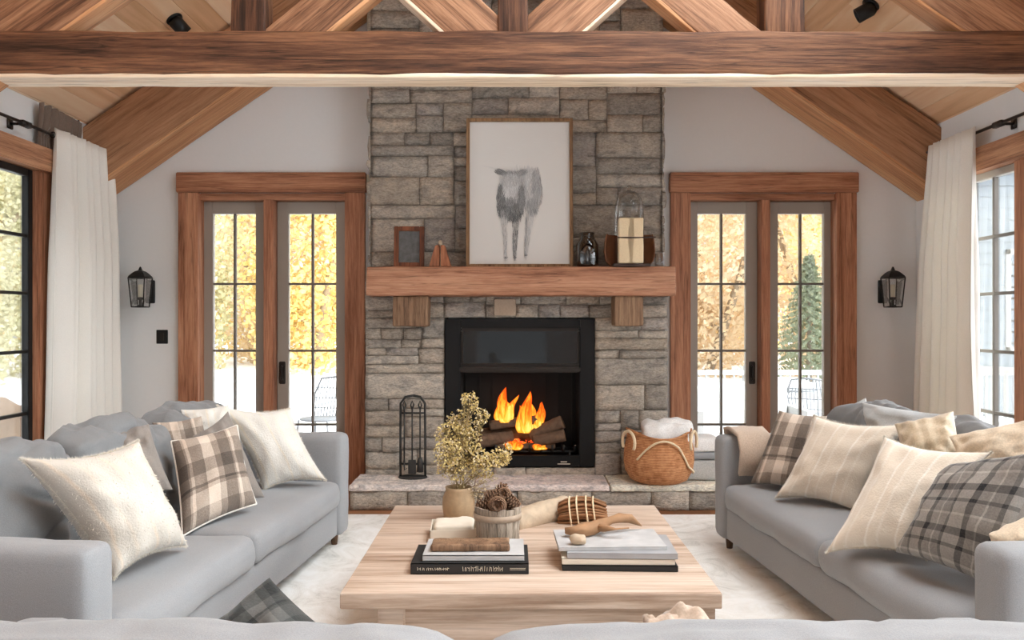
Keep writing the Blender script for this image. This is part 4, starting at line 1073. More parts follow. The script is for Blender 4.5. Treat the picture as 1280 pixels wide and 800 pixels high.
# right of the mantel: smoky jar, glass cloche, leather-bound lantern with a wrapped block
jr = tag(obj('glass_jar', lathe(bmesh.new(), [(0.001, 0), (0.075, 0.0), (0.085, 0.02), (0.085, 0.17), (0.06, 0.215), (0.052, 0.235), (0.06, 0.262), (0.054, 0.262), (0.046, 0.235), (0.055, 0.212), (0.079, 0.168), (0.079, 0.024), (0.001, 0.01)], seg=30, close=False), M['smoke'], mw=Matrix.Translation((0.575, 6.10, MZ1))),
         'smoky grey glass jar on mantel just right of the cow picture', 'jar')
cl = thing('glass_cloche', 'tall clear glass dome behind the wrapped block on mantel', 'cloche', (0.895, 6.115, MZ1))
bm = lathe(bmesh.new(), [(0.112, 0.018), (0.112, 0.40), (0.108, 0.47), (0.092, 0.53), (0.06, 0.57), (0.02, 0.588), (0.001, 0.59)], seg=36, close=False); obj('dome', bm, M['cloche'], cl)
bm = lathe(bmesh.new(), [(0.001, 0), (0.128, 0), (0.13, 0.012), (0.124, 0.02), (0.001, 0.02)], seg=36); obj('base', bm, M['strap'], cl)
bm = lathe(bmesh.new(), [(0.001, 0.588), (0.012, 0.59), (0.018, 0.61), (0.012, 0.626), (0.001, 0.63)], seg=14); obj('knob', bm, M['cloche'], cl)
bk = thing('leather_bucket', 'rounded brown leather bucket with a dark strap on right of the mantel', 'bucket', (0.895, 6.115, MZ1))
# open half-shell holding the block in front
bm = bmesh.new(); seg = 30
prof = [(0.145, 0.0), (0.185, 0.05), (0.198, 0.12), (0.192, 0.19), (0.178, 0.25)]
ri = []
for (r_, z) in prof:
    ri.append([(r_, a, z) for a in [math.radians(-12 + 204*i/seg) for i in range(seg+1)]])
def cyl(r_, a, z): return Vector((r_*math.cos(a), r_*0.55*math.sin(a)-0.02, z))
vo = [[bm.verts.new(cyl(*q)) for q in row] for row in ri]; vi = [[bm.verts.new(cyl(q[0]-0.008, q[1], q[2])) for q in row] for row in ri]
for a in range(len(prof)-1):
    for i in range(seg):
        bm.faces.new((vo[a][i], vo[a][i+1], vo[a+1][i+1], vo[a+1][i])); bm.faces.new((vi[a][i+1], vi[a][i], vi[a+1][i], vi[a+1][i+1]))
for i in range(seg): bm.faces.new((vo[-1][i], vo[-1][i+1], vi[-1][i+1], vi[-1][i])); bm.faces.new((vo[0][i+1], vo[0][i], vi[0][i], vi[0][i+1]))
for a in range(len(prof)-1):
    bm.faces.new((vo[a][0], vo[a+1][0], vi[a+1][0], vi[a][0])); bm.faces.new((vo[a+1][-1], vo[a][-1], vi[a][-1], vi[a+1][-1]))
bmesh.ops.recalc_face_normals(bm, faces=bm.faces)
obj('shell', bm, M['leather'], bk)
bm = tube(bmesh.new(), [(-0.10, -0.105, 0.218), (0.0, -0.112, 0.216), (0.10, -0.105, 0.218), (0.19, -0.06, 0.225)], 0.006, 8); obj('strap', bm, M['strap'], bk)
bm = soft_box(bmesh.new(), 0, 0, 0, 0.093, 0.045, 0.172, 0.012, (4, 3, 6), nz=0.003, ns=10)
tag(obj('wrapped_block', bm, M['wrap'], mw=Matrix.Translation((0.895, 6.05, MZ1+0.024+0.172))), 'upright cream linen wrapped block in the leather bucket on mantel', 'block')
tag(obj('tray', bx(bmesh.new(), -0.14, 0.14, -0.06, 0.055, 0, 0.022, 0.005), M['strap'], mw=Matrix.Translation((0.90, 6.055, MZ1)), smooth=False), 'dark tray under the wrapped block on mantel', 'tray')
tag(obj('glass_cup', lathe(bmesh.new(), [(0.001, 0), (0.03, 0), (0.034, 0.01), (0.036, 0.10), (0.032, 0.10), (0.03, 0.012), (0.001, 0.008)], seg=24, close=False), M['lampglass'], mw=Matrix.Translation((1.115, 6.06, MZ1))), 'small clear glass cup at the right end of the mantel', 'cup')

# ------------------------------------------------------------------ basket and blankets on the hearth
bz = HT+0.002
bs = thing('woven_basket', 'large tan woven basket with looped handles on right of the hearth', 'basket', (1.10, 5.985, bz)); bs.scale = (0.96, 0.94, 0.95)
def brim(r, z, a):
    k = max(0, (z-0.22)/0.17)
    return r*(1+0.02*math.sin(3*a)), z + k*(0.035*math.cos(2*a) - 0.012*math.sin(a))
prof = [(0.001, 0.0), (0.17, 0.0), (0.215, 0.02), (0.255, 0.09), (0.268, 0.17), (0.262, 0.26), (0.245, 0.33), (0.24, 0.37), (0.252, 0.378), (0.25, 0.392), (0.232, 0.388), (0.228, 0.36), (0.245, 0.25), (0.25, 0.17), (0.235, 0.09), (0.19, 0.035), (0.001, 0.03)]
bm = lathe(bmesh.new(), prof, seg=48, close=False, fn=brim); bmesh.ops.scale(bm, vec=(1.02, 0.88, 1), verts=bm.verts); obj('basket_body', bm, M['basket'], bs)
for s, a in ((-1, math.radians(205)), (1, math.radians(-28))):
    bm = bmesh.new(); c = Vector((0.272*math.cos(a)*1.02, 0.272*math.sin(a)*0.88, 0)); tdir = Vector((-math.sin(a), math.cos(a), 0))
    pts = [c + tdir*(0.085*math.cos(t)) + Vector((0, 0, 0.325+0.085*math.sin(t))) for t in [math.radians(-35+250*i/14) for i in range(15)]]
    tube(bm, pts, 0.012, 8); obj('handle', bm, M['twine'], bs)
bm = bmesh.new()
pts = [];
for i in range(22):
    t = i/21; a = math.radians(225 + 110*t); zz = 0.20+0.15*math.sin(math.pi*min(1, t*1.25))*(1 if t < 0.8 else 1) - (0.30*max(0, t-0.62))
    rr = 0.275 if zz > 0.1 else 0.262
    pts.append((rr*math.cos(a)*1.02, rr*math.sin(a)*0.88, max(0.05, zz)))
tube(bm, pts, 0.008, 6); o = obj('stitched_cord', bm, M['twine'], bs); o['label'] = 'pale stitched cord across the front'
def cloth_lump(bm, c, h, seed, nz=0.02, n_=(10, 8, 6), r=0.04):
    return soft_box(bm, c[0], c[1], c[2], h[0], h[1], h[2], r, n_, puff=(0.01, 0.01, 0.012), nz=nz, ns=9, seed=seed)
bm = cloth_lump(bmesh.new(), (0, 0, 0), (0.17, 0.12, 0.16), 3.0, 0.03)
cloth_lump(bm, (0.08, 0.03, 0.13), (0.12, 0.08, 0.045), 5.0, 0.025, r=0.035)
tag(obj('blanket', bm, M['whitecloth'], mw=Matrix.Translation((1.14, 5.985, bz+0.28))), 'rumpled white blanket stuffed in the woven basket', 'blanket')
bl = [('greyblanket', 0.0, 0.155, 'folded light grey blanket at bottom of the stack beside the basket'), ('sofa', 0.156, 0.055, 'thin mid grey folded blanket in the middle of the hearth stack'), ('whitecloth', 0.212, 0.11, 'white folded blanket on top of the stack beside the basket')]
for i, (m_, z, h, lb) in enumerate(bl):
    bm = soft_box(bmesh.new(), 0, 0, h/2, 0.155-0.006*i, 0.12, h/2, min(0.03, h*0.4), (8, 6, 3), nz=0.006, ns=9, seed=i)
    tag(obj('folded_blanket', bm, M[m_], mw=Matrix.Translation((1.425, 6.13, bz+z))), lb, 'blanket', 'folded blankets on the hearth')

# ------------------------------------------------------------------ wall lanterns, switch, ceiling spots
def sconce(label, X):
    t = thing('wall_lantern', label, 'wall light', (X, WY, 1.635)); t.scale = (0.86, 0.95, 0.92)
    bm = soft_box(bmesh.new(), 0, -0.012, 0.0, 0.045, 0.012, 0.105, 0.02, (4, 2, 6)); obj('back_plate', bm, M['black'], t)
    bm = tube(bmesh.new(), [(0, -0.02, -0.02), (0, -0.09, -0.06), (0, -0.155, -0.11), (0, -0.2, -0.125)], 0.009, 8); tube(bm, [(0, -0.02, 0.07), (0, -0.1, 0.12), (0, -0.2, 0.145)], 0.008, 8); obj('arm', bm, M['black'], t)
    cy = -0.20
    bm = bmesh.new()
    for sx in (-1, 1):
        for sy in (-1, 1): tube(bm, [(sx*0.056, cy+sy*0.056, -0.14), (sx*0.076, cy+sy*0.076, 0.115)], 0.0055, 6)
    for z, r_ in ((-0.14, 0.056), (0.115, 0.076)):
        c4 = [(-r_, cy-r_, z), (r_, cy-r_, z), (r_, cy+r_, z), (-r_, cy+r_, z)]
        for i in range(4): tube(bm, [c4[i], c4[(i+1) % 4]], 0.0055, 6)
    bx(bm, -0.056, 0.056, cy-0.056, cy+0.056, -0.146, -0.138, 0.002)
    obj('lantern_frame', bm, M['black'], t)
    rot = Matrix.Translation((0, cy, 0)) @ Matrix.Rotation(math.pi/4, 4, 'Z')
    bm = lathe(bmesh.new(), [(0.112, 0.118), (0.105, 0.130), (0.072, 0.158), (0.05, 0.172), (0.02, 0.182), (0.014, 0.196), (0.008, 0.21), (0.001, 0.216)], seg=4, mat=rot); obj('cap', bm, M['black'], t, False)
    bm = lathe(bmesh.new(), [(0.054*1.414, -0.138), (0.074*1.414, 0.113)], seg=4, mat=rot, close=False); obj('glass', bm, M['lampglass'], t, False)
    bm = lathe(bmesh.new(), [(0.001, -0.138), (0.03, -0.138), (0.03, -0.128), (0.014, -0.12), (0.014, -0.08), (0.027, -0.075), (0.027, -0.055), (0.001, -0.055)], c=(0, cy, 0), seg=18); obj('candle_holder', bm, M['black'], t)
    bm = lathe(bmesh.new(), [(0.001, -0.055), (0.021, -0.055), (0.021, 0.055), (0.001, 0.058)], c=(0, cy, 0), seg=18); o = obj('candle', bm, M['candle'], t); o['label'] = 'ivory candle sleeve'
sconce('black wall lantern left of the left french door', -3.01)
sconce('black wall lantern right of the right french door', 3.085)
sw = thing('light_switch', 'small black light switch under the left wall lantern', 'switch', (-2.915, WY, 1.26))
obj('plate', bx(bmesh.new(), -0.048, 0.048, -0.008, 0.0, -0.058, 0.058, 0.003), M['black'], sw, False)
obj('rocker', bx(bmesh.new(), -0.017, 0.017, -0.013, -0.007, -0.034, 0.034, 0.003), M['bronze'], sw, False)
sn = tag(obj('door_sensor', bx(bmesh.new(), -0.018, 0.018, -0.02, 0.0, -0.045, 0.045, 0.006), M['candle'], mw=Matrix.Translation((-1.195, WY, 2.565)), smooth=False), 'tiny white sensor on wall beside the left door header', 'sensor')
def spot(label, x, y, tiltx, tilty):
    z = roof_z(x); s = 1 if x > 0 else -1
    t = thing('ceiling_spotlight', label, 'spotlight', (x, y, z))
    t.rotation_euler = (0, s*ANG, 0)
    bm = lathe(bmesh.new(), [(0.001, -0.012), (0.06, -0.012), (0.062, -0.004), (0.06, 0.0), (0.001, 0.0)], seg=26); obj('base', bm, M['black'], t)
    mm = Matrix.Translation((0, 0, -0.055)) @ Euler((tiltx, tilty, 0)).to_matrix().to_4x4()
    bm = lathe(bmesh.new(), [(0.001, 0.05), (0.04, 0.05), (0.052, 0.03), (0.052, -0.07), (0.046, -0.07), (0.044, -0.03), (0.001, -0.028)], seg=26, mat=mm); o = obj('can', bm, M['black'], t)
    bm = lathe(bmesh.new(), [(0.001, -0.034), (0.04, -0.036), (0.04, -0.031), (0.001, -0.029)], seg=26, mat=mm); obj('lens', bm, M['candle'], o)
spot('black ceiling spotlight on the left slope of the ceiling', -2.45, 5.80, 0.55, -0.1)
spot('black ceiling spotlight on the right slope of the ceiling', 2.47, 5.50, 0.3, 0.5)

# ------------------------------------------------------------------ curtains and rods
def curtain(label, sx, yt0, yt1, yb0, yb1, pleats, ztop, seed):
    bm = bmesh.new(); nu, nv = pleats*14, 26; th = 0.006
    rows = []
    for side in (0, 1):
        grid = []
        for j in range(nv+1):
            v = j/nv; z = ztop + (0.02-ztop)*v
            a = yt0+(yb0-yt0)*v; b_ = yt1+(yb1-yt1)*v; row = []
            for i in range(nu+1):
                u = i/nu
                amp = (0.030+0.034*min(1, v*3)) * (0.8+0.4*noise.noise(Vector((u*6, seed, 0))))
                ph = 2*math.pi*pleats*u + 0.7*noise.noise(Vector((u*4, v*1.3, seed))) * min(1, v*2)
                x = sx*(3.215 + amp*(1.25*math.sin(ph)+0.25*math.sin(2*ph+1.0)) + 0.012*noise.noise(Vector((u*9, v*3, seed+4))))
                y = a+(b_-a)*u + 0.5*amp*math.cos(ph)
                zz = z + (0.012*math.sin(ph) if j == 0 else 0)
                row.append(bm.verts.new((x + sx*th*side, y, zz)))
            grid.append(row)
        rows.append(grid)
    for s in (0, 1):
        for j in range(nv):
            for i in range(nu):
                q = (rows[s][j][i], rows[s][j][i+1], rows[s][j+1][i+1], rows[s][j+1][i])
                bm.faces.new(q if (s == 0) else tuple(reversed(q)))
    for j in range(nv):
        for i in (0, nu):
            bm.faces.new((rows[0][j][i], rows[0][j+1][i], rows[1][j+1][i], rows[1][j][i]))
    for i in range(nu):
        for j in (0, nv):
            bm.faces.new((rows[0][j][i], rows[0][j][i+1], rows[1][j][i+1], rows[1][j][i]))
    bmesh.ops.recalc_face_normals(bm, faces=bm.faces)
    return bm
t = thing('curtain', 'long cream pleated curtain hanging beside the left window', 'curtain', (0, 0, 0))
obj('drape', curtain('', -1, 5.66, 6.40, 5.57, 6.46, 7, 2.755, 1.0), M['curtain'], t)
def heading():
    bm = bmesh.new(); n_ = 60; ra = []
    for z in (2.92, 2.86, 2.78, 2.70, 2.62):
        ra.append([(-3.31 + 0.016*math.sin(i/n_*2*math.pi*6) - (0.01 if z < 2.8 else 0), 5.60+0.55*i/n_ if z > 2.75 else 5.60+0.20*i/n_, z + 0.01*math.sin(i*0.7)) for i in range(n_+1)])
    for th in (0, 0.006):
        g_ = [[bm.verts.new((x+th, y, z)) for x, y, z in row] for row in ra]
        for a in range(len(ra)-1):
            for i in range(n_): bm.faces.new((g_[a][i], g_[a][i+1], g_[a+1][i+1], g_[a+1][i]))
    return bm
o = obj('gathered_heading', heading(), M['heading'], t); o['label'] = 'dark taupe gathered heading above the rod'
t = thing('curtain', 'long cream pleated curtain hanging beside the right window', 'curtain', (0, 0, 0))
obj('drape', curtain('', 1, 5.58, 6.14, 5.56, 6.36, 6, 2.745, 2.0), M['curtain'], t)
for sx, lb, ye in ((-1, 'thin dark curtain rod above the left window', 6.45), (1, 'thin dark curtain rod above the right window', 6.3)):
    t = thing('curtain_rod', lb, 'curtain rod', (sx*3.26, 5.0, 2.715))
    bm = tube(bmesh.new(), [(0, -3.4, 0), (0, ye-5.0, 0)], 0.011, 10); obj('rod', bm, M['bronze'], t)
    for y in (0.36, -2.2):
        bm = bmesh.new()
        tube(bm, [(sx*0.108, y, 0), (0, y, 0)], 0.010, 8); bx(bm, sx*0.098, sx*0.108, y-0.03, y+0.03, -0.035, 0.035, 0.004)
        bx(bm, -0.018, 0.018, y-0.05, y+0.05, -0.022, 0.016, 0.004)
        obj('bracket', bm, M['bronze'], t)
    for k in range(7 if sx < 0 else 6):
        y = 0.68+k*0.1
        bm = tube(bmesh.new(), [(0.020*math.cos(a), y, 0.020*math.sin(a)) for a in [2*math.pi*i/12 for i in range(13)]], 0.004, 6)
        obj('ring', bm, M['bronze'], t)

# ------------------------------------------------------------------ rug
bm = soft_box(bmesh.new(), 0.06, 3.55, 0.0085, 2.25, 2.15, 0.0075, 0.005, (30, 30, 1), nz=0.002, ns=3)
tag(obj('area_rug', bm, M['rug']), 'large cream patterned rug under the table and sofas', 'rug')
RZ = 0.016

# ------------------------------------------------------------------ sofas
def sofa(label, near, far, flip, seed, ah=0.69):
    """near/far = floor points of the front line; the seat faces +x in local space (or -x when flip)"""
    L = math.hypot(far[0]-near[0], far[1]-near[1]); ang = math.atan2(far[1]-near[1], far[0]-near[0]) - math.pi/2
    t = thing('sofa', label, 'sofa', (near[0], near[1], RZ), ang, 'grey sofas facing each other')
    s = 1 if flip else -1            # depth direction
    D = 0.98; aw = 0.165
    def sb(name, x0, x1, y0, y1, z0, z1, m, r=0.03, n_=(6, 6, 4), par=t, **k):
        x0, x1 = s*x0, s*x1
        bm = soft_box(bmesh.new(), (x0+x1)/2, (y0+y1)/2, (z0+z1)/2, abs(x1-x0)/2, (y1-y0)/2, (z1-z0)/2, r, n_, **k)
        return obj(name, bm, m, par)
    sb('base', 0.03, D-0.02, aw-0.02, L-aw+0.02, 0.075, 0.265, M['sofa'], 0.02, (8, 16, 3), nz=0.004, ns=4, seed=seed)
    for y0, y1 in ((0, aw), (L-aw, L)):
        sb('arm', 0.0, D-0.01, y0, y1, 0.07, ah, M['sofa'], 0.045, (12, 4, 8), nz=0.006, ns=5, seed=seed+y0)
    sb('back_frame', D-0.19, D, aw-0.03, L-aw+0.03, 0.075, 0.80, M['sofaback_shaded'], 0.05, (4, 16, 8), nz=0.008, ns=4, seed=seed)
    mid = L*0.47
    for i, (y0, y1) in enumerate(((aw+0.002, mid-0.002), (mid+0.002, L-aw-0.002))):
        sb('seat_cushion', -0.005, D-0.185, y0, y1, 0.255, 0.42, M['sofa'], 0.06, (14, 16, 4), puff=(0.012, 0.0, 0.022), nz=0.012, ns=4.0, ridge=0.004, seed=seed+i*9)
    n_ = 3
    for i in range(n_):
        y0 = aw + (L-2*aw)*i/n_; y1 = aw+(L-2*aw)*(i+1)/n_
        def fold(p, u, v, w):
            # leans back, soft slumped crown and creases at the top
            lean = s*0.10*(w+1)/2
            top = max(0, w)
            z = p.z - 0.035*top*(v*v)**1.5 + 0.025*top*noise.noise(Vector((v*3+seed+i*7, u*2, 1)))
            return Vector((p.x+lean + 0.012*top*noise.noise(Vector((v*6+seed, w*5, i))), p.y, z))
        sb('back_cushion', D-0.43, D-0.17, y0+0.004, y1-0.004, 0.40, 0.89, M['sofaback_shaded'], 0.085, (12, 34, 26), puff=(0.06, 0.0, 0.03), nz=0.03, ns=5.0, ridge=0.024, seed=seed+i*5, fold=fold)
    for x in (0.08, D-0.10):
        for y in (0.07, L-0.07):
            bm = lathe(bmesh.new(), [(0.018, 0.0), (0.028, 0.085)], c=(s*x, y, 0), seg=14); obj('foot', bm, M['foot'], t)
    return t
sofa('grey linen sofa on the left, back to the left windows', (-1.28, 2.40), (-1.01, 5.00), False, 1.0)
sofa('grey linen sofa on the right, back to the right windows', (1.465, 2.38), (1.235, 4.92), True, 40.0)

# sofa seen from behind at the bottom of the picture
t = thing('sofa', 'grey sofa in the foreground seen from behind, only cushion tops showing', 'sofa', (-0.03, 1.30, RZ))
def sb(name, x0, x1, y0, y1, z0, z1, m, r=0.03, n_=(6, 6, 4), **k):
    bm = soft_box(bmesh.new(), (x0+x1)/2, (y0+y1)/2, (z0+z1)/2, (x1-x0)/2, (y1-y0)/2, (z1-z0)/2, r, n_, **k); return obj(name, bm, m, t)
sb('base', -1.15, 1.15, 0.05, 0.88, 0.075, 0.26, M['sofa'], 0.02); sb('back_frame', -1.15, 1.15, 0.0, 0.16, 0.075, 0.60, M['sofaback_shaded'], 0.05, (16, 4, 6))
for x0, x1 in ((-1.32, -1.15), (1.15, 1.32)): sb('arm', x0, x1, 0.02, 0.90, 0.07, 0.58, M['sofa'], 0.045, (4, 10, 6))
for x0, x1 in ((-1.148, -0.052), (-0.048, 1.148)): sb('seat_cushion', x0, x1, 0.15, 0.90, 0.25, 0.40, M['sofa'], 0.05, (14, 10, 4), puff=(0, 0.01, 0.02), nz=0.006, ns=3.5, seed=x0)
for i, (x0, x1) in enumerate(((-1.30, -0.050), (-0.046, 1.30))):
    def fold(p, u, v, w):
        top = max(0, w)
        # crown highest towards the outer end, sagging at the join
        inner = u if i == 0 else -u
        sag = 0.020*max(0, inner)**2 + 0.02*max(0, inner)**8
        return Vector((p.x, p.y, p.z - top*sag + 0.006*top*noise.noise(Vector((u*5, v*2, i*3.0)))))
    sb('back_cushion', x0, x1, 0.17, 0.42, 0.38, 0.762, M['sofa'], 0.075, (40, 8, 10), puff=(0, 0.02, 0.006), nz=0.008, ns=5, ridge=0.006, seed=60+i*5, fold=fold)
for x in (-1.2, 1.2):
    for y in (0.08, 0.8):
        bm = lathe(bmesh.new(), [(0.018, 0.0), (0.028, 0.085)], c=(x, y, 0), seg=14); obj('foot', bm, M['foot'], t)

# ------------------------------------------------------------------ pillows
def pillow_mesh(tl, tr_, br, bl, th, seed, wr=0.012, pinch=0.07, n_=26, back=True, bulge=0.42):
    """pillow spanned by four world corners; both faces, uv = weave direction"""
    bm = bmesh.new(); uvl = bm.loops.layers.uv.new('UVMap')
    c = (tl+tr_+br+bl)/4
    nrm = ((tr_-bl).cross(tl-br)).normalized()
    if nrm.dot(Vector((0, 0, CAMZ))-Vector((c.x, c.y, CAMZ))) < 0 and nrm.y > 0: nrm = -nrm
    if nrm.y > 0.0 and abs(nrm.y) > abs(nrm.x): nrm = -nrm
    ts = [0.5-0.5*math.cos(math.pi*i/n_) for i in range(n_+1)]
    def pt(u, v, side):
        a, b_ = 2*u-1, 2*v-1
        uu = u - pinch*a*(1-b_*b_)*0.5; vv = v - pinch*b_*(1-a*a)*0.5
        p = bl.lerp(br, uu).lerp(tl.lerp(tr_, uu), vv)
        f = (max(0, 1-a*a)*max(0, 1-b_*b_))**bulge
        q = Vector((u*5+seed, v*5, side*3.0+seed))
        w = wr*(noise.noise(q)+0.5*noise.noise(q*2.2))*min(1, f*3)
        # gathered creases running in from the corners
        ed = max(abs(a), abs(b_)); w += wr*0.8*math.sin(math.atan2(b_, a)*9+seed)*max(0, ed-0.45)*(1-ed)*4
        return p + nrm*(side*(th/2*f + w*0.8))
    front = [[None]*(n_+1) for _ in range(n_+1)]; backg = [[None]*(n_+1) for _ in range(n_+1)]
    for i, u in enumerate(ts):
        for j, v in enumerate(ts):
            front[i][j] = bm.verts.new(pt(u, v, 1))
            edge = i in (0, n_) or j in (0, n_)
            backg[i][j] = front[i][j] if edge else bm.verts.new(pt(u, v, -1))
    for i in range(n_):
        for j in range(n_):
            for g_, s in ((front, 0), (backg, 1)):
                q = [g_[i][j], g_[i+1][j], g_[i+1][j+1], g_[i][j+1]]; uvs = [(ts[i], ts[j]), (ts[i+1], ts[j]), (ts[i+1], ts[j+1]), (ts[i], ts[j+1])]
                if s: q.reverse(); uvs.reverse()
                f = bm.faces.new(q); f.material_index = s
                for l, x in zip(f.loops, uvs): l[uvl].uv = x
    bmesh.ops.recalc_face_normals(bm, faces=bm.faces)
    edge = [pt(u, 0, 1) for u in ts] + [pt(1, v, 1) for v in ts[1:]] + [pt(u, 1, 1) for u in reversed(ts[:-1])] + [pt(0, v, 1) for v in reversed(ts[1:-1])]
    return bm, edge, c
def pillow(label, corners, th, seed, m, mb=None, wr=0.012, pinch=0.07, fuzz=0, piping=False, cat='pillow', group='throw pillows', name='throw_pillow', bulge=0.42):
    th *= 1.2; wr *= 1.25
    bm, edge, c = pillow_mesh(*corners, th, seed, wr, pinch, bulge=bulge)
    o = obj(name, bm, [M[m], M[mb or m]]); tag(o, label, cat, group)
    o.data.transform(Matrix.Translation(-c)); o.location = c
    if piping:
        e = [p-c for p in edge]; b2 = tube(bmesh.new(), e+[e[0]], 0.006, 6, caps=False); obj('piping', b2, M['piping'], o)
    if fuzz:
        rg = random.Random(int(seed*100)); b2 = bmesh.new(); me = o.data
        polys = list(me.polygons); wts = [p.area for p in polys]
        for p in rg.choices(polys, wts, k=fuzz):
            vs = [me.vertices[i].co for i in p.vertices]; a, b_ = rg.random(), rg.random()
            q = vs[0].lerp(vs[1], a).lerp(vs[3 % len(vs)].lerp(vs[2], a), b_)
            d = (p.normal + Vector((rg.uniform(-1, 1), rg.uniform(-1, 1), rg.uniform(-1.1, 0.7)))*0.95).normalized(); l = rg.uniform(0.004, 0.011)
            s = d.orthogonal().normalized()*0.0011; e = d*l + Vector((0, 0, -0.25*l))
            b2.faces.new((b2.verts.new(q-s), b2.verts.new(q+s), b2.verts.new(q+d*l*0.5+s*0.8), b2.verts.new(q+e)))
        # shaggy edging
        for k, p in enumerate(edge):
            for _ in range(int(fuzz/38)):
                nx = edge[(k+1) % len(edge)]; q = p.lerp(nx, rg.random())-c
                d = (q.normalized() + Vector((rg.uniform(-1, 1), rg.uniform(-1, 1), rg.uniform(-1, 1)))*0.7).normalized(); l = rg.uniform(0.006, 0.016)
                s = d.orthogonal().normalized()*0.0008
                b2.faces.new((b2.verts.new(q-s), b2.verts.new(q+s), b2.verts.new(q+d*l*0.5+s*0.8), b2.verts.new(q+d*l)))
        f = obj('wool_fibres', b2, M['fuzz'], o, False); f['kind'] = 'stuff'
    return o
def V(*a): return Vector(a)
SZ = 0.475
# left sofa, near to far
pillow('cream fuzzy pillow nearest the camera on the left sofa', (Pz(27, 574, 0.90), Pz(172, 552, 0.93), Pz(232, 682, SZ), Pz(142, 722, SZ)), 0.27, 1.3, 'cream', wr=0.016, pinch=0.14, fuzz=1500)
pillow('taupe checked pillow with cream piping in middle of the left sofa', (P(214, 552, 3.90), P(296, 532, 4.05), P(320, 630, 3.95), P(228, 670, 3.62)), 0.17, 2.1, 'plaid', 'greycloth', wr=0.014, piping=True)
pillow('plain warm grey pillow just behind the taupe checked pillow', (P(240, 545, 4.16), P(285, 514, 4.30), P(331, 622, 4.28), P(262, 640, 4.10)), 0.12, 3.3, 'greycloth', wr=0.014)
pillow('ivory striped pillow leaning on the far arm of the left sofa', (P(272, 507, 4.45), P(362, 511, 4.62), P(407, 600, 4.60), P(330, 612, 4.45)), 0.17, 4.2, 'cream2', wr=0.012, pinch=0.14, fuzz=900)
pillow('wrinkled warm grey pillow behind the near cream pillow on left sofa', (P(118, 540, 3.74), P(186, 530, 3.82), P(216, 612, 3.72), P(140, 625, 3.60)), 0.14, 5.6, 'greycloth', wr=0.03)
pillow('dark taupe checked pillow tucked behind on the left sofa back', (P(190, 528, 4.15), P(252, 520, 4.22), P(272, 596, 4.25), P(205, 606, 4.10)), 0.11, 6.4, 'plaid', 'greycloth', wr=0.012)
pillow('small cream pillow peeping behind at top of the left sofa', (P(226, 512, 4.34), P(286, 506, 4.44), P(302, 570, 4.44), P(236, 576, 4.34)), 0.11, 7.7, 'cream2', wr=0.02)
# right sofa, far to near
pillow('taupe checked pillow leaning on the far arm of the right sofa', (P(974, 513, 4.62), P(1034, 520, 4.50), P(1016, 616, 4.40), P(938, 604, 4.58)), 0.17, 8.2, 'plaid', 'greycloth', wr=0.012)
pillow('cream fuzzy pillow second from far end of the right sofa', (P(1018, 520, 4.20), P(1136, 530, 3.85), P(1072, 640, 3.95), P(970, 622, 4.22)), 0.19, 9.4, 'cream3', wr=0.016, pinch=0.14, fuzz=1500)
pillow('cream striped pillow in the middle of the right sofa', (P(1106, 546, 3.42), P(1238, 566, 3.08), P(1158, 698, 3.08), P(1034, 690, 3.28)), 0.19, 10.9, 'cream3', wr=0.014, pinch=0.14, fuzz=1500)
pillow('charcoal checked pillow nearest the camera on the right sofa', (P(1190, 580, 3.02), P(1312, 562, 2.68), P(1240, 735, 2.72), P(1120, 690, 3.08)), 0.20, 11.5, 'plaid2', 'greycloth', wr=0.016)
pillow('gathered beige satin pillow behind the cream pillows on right sofa', (P(1118, 530, 3.62), P(1192, 514, 3.55), P(1206, 585, 3.45), P(1132, 592, 3.50)), 0.15, 12.7, 'beige', wr=0.028)
pillow('soft beige wool pillow at top of the right sofa back', (P(1186, 545, 3.34), P(1300, 520, 3.18), P(1306, 598, 3.12), P(1202, 600, 3.26)), 0.14, 13.8, 'beige2', wr=0.03)
pillow('pale grey pillow at the far end behind right sofa pillows', (P(1040, 512, 4.72), P(1082, 497, 4.72), P(1096, 575, 4.66), P(1040, 585, 4.66)), 0.12, 14.3, 'coolcloth', wr=0.014)
pillow('cool grey pillow lying along the top of the right sofa back', (P(1078, 503, 4.28), P(1196, 520, 3.78), P(1200, 575, 3.72), P(1086, 562, 4.18)), 0.15, 15.2, 'coolcloth', wr=0.02)
pillow('small cream pillow wedged against near arm of the right sofa', (P(1236, 668, 2.62), P(1310, 634, 2.60), P(1320, 730, 2.62), P(1262, 740, 2.64)), 0.12, 16.6, 'beige2', wr=0.012)
# foreground sofa
pillow('dark checked pillow corner sticking up behind the foreground sofa', (P(190, 822, 1.88), P(337, 722, 1.98), P(475, 826, 1.86), P(335, 960, 1.80)), 0.22, 17.5, 'plaid3', 'plaid3', wr=0.02, pinch=0.12)
bm = soft_box(bmesh.new(), 0, 0, 0, 0.080, 0.05, 0.05, 0.035, (14, 10, 8), nz=0.035, ns=20, seed=3)
soft_box(bm, -0.035, 0.01, 0.030, 0.045, 0.035, 0.022, 0.02, (10, 8, 5), nz=0.024, ns=26, seed=9)
tag(obj('scarf', bm, M['throw'], mw=Matrix.Translation(P(852, 801, 1.74))), 'crumpled beige scarf on top of the foreground sofa cushions', 'scarf')
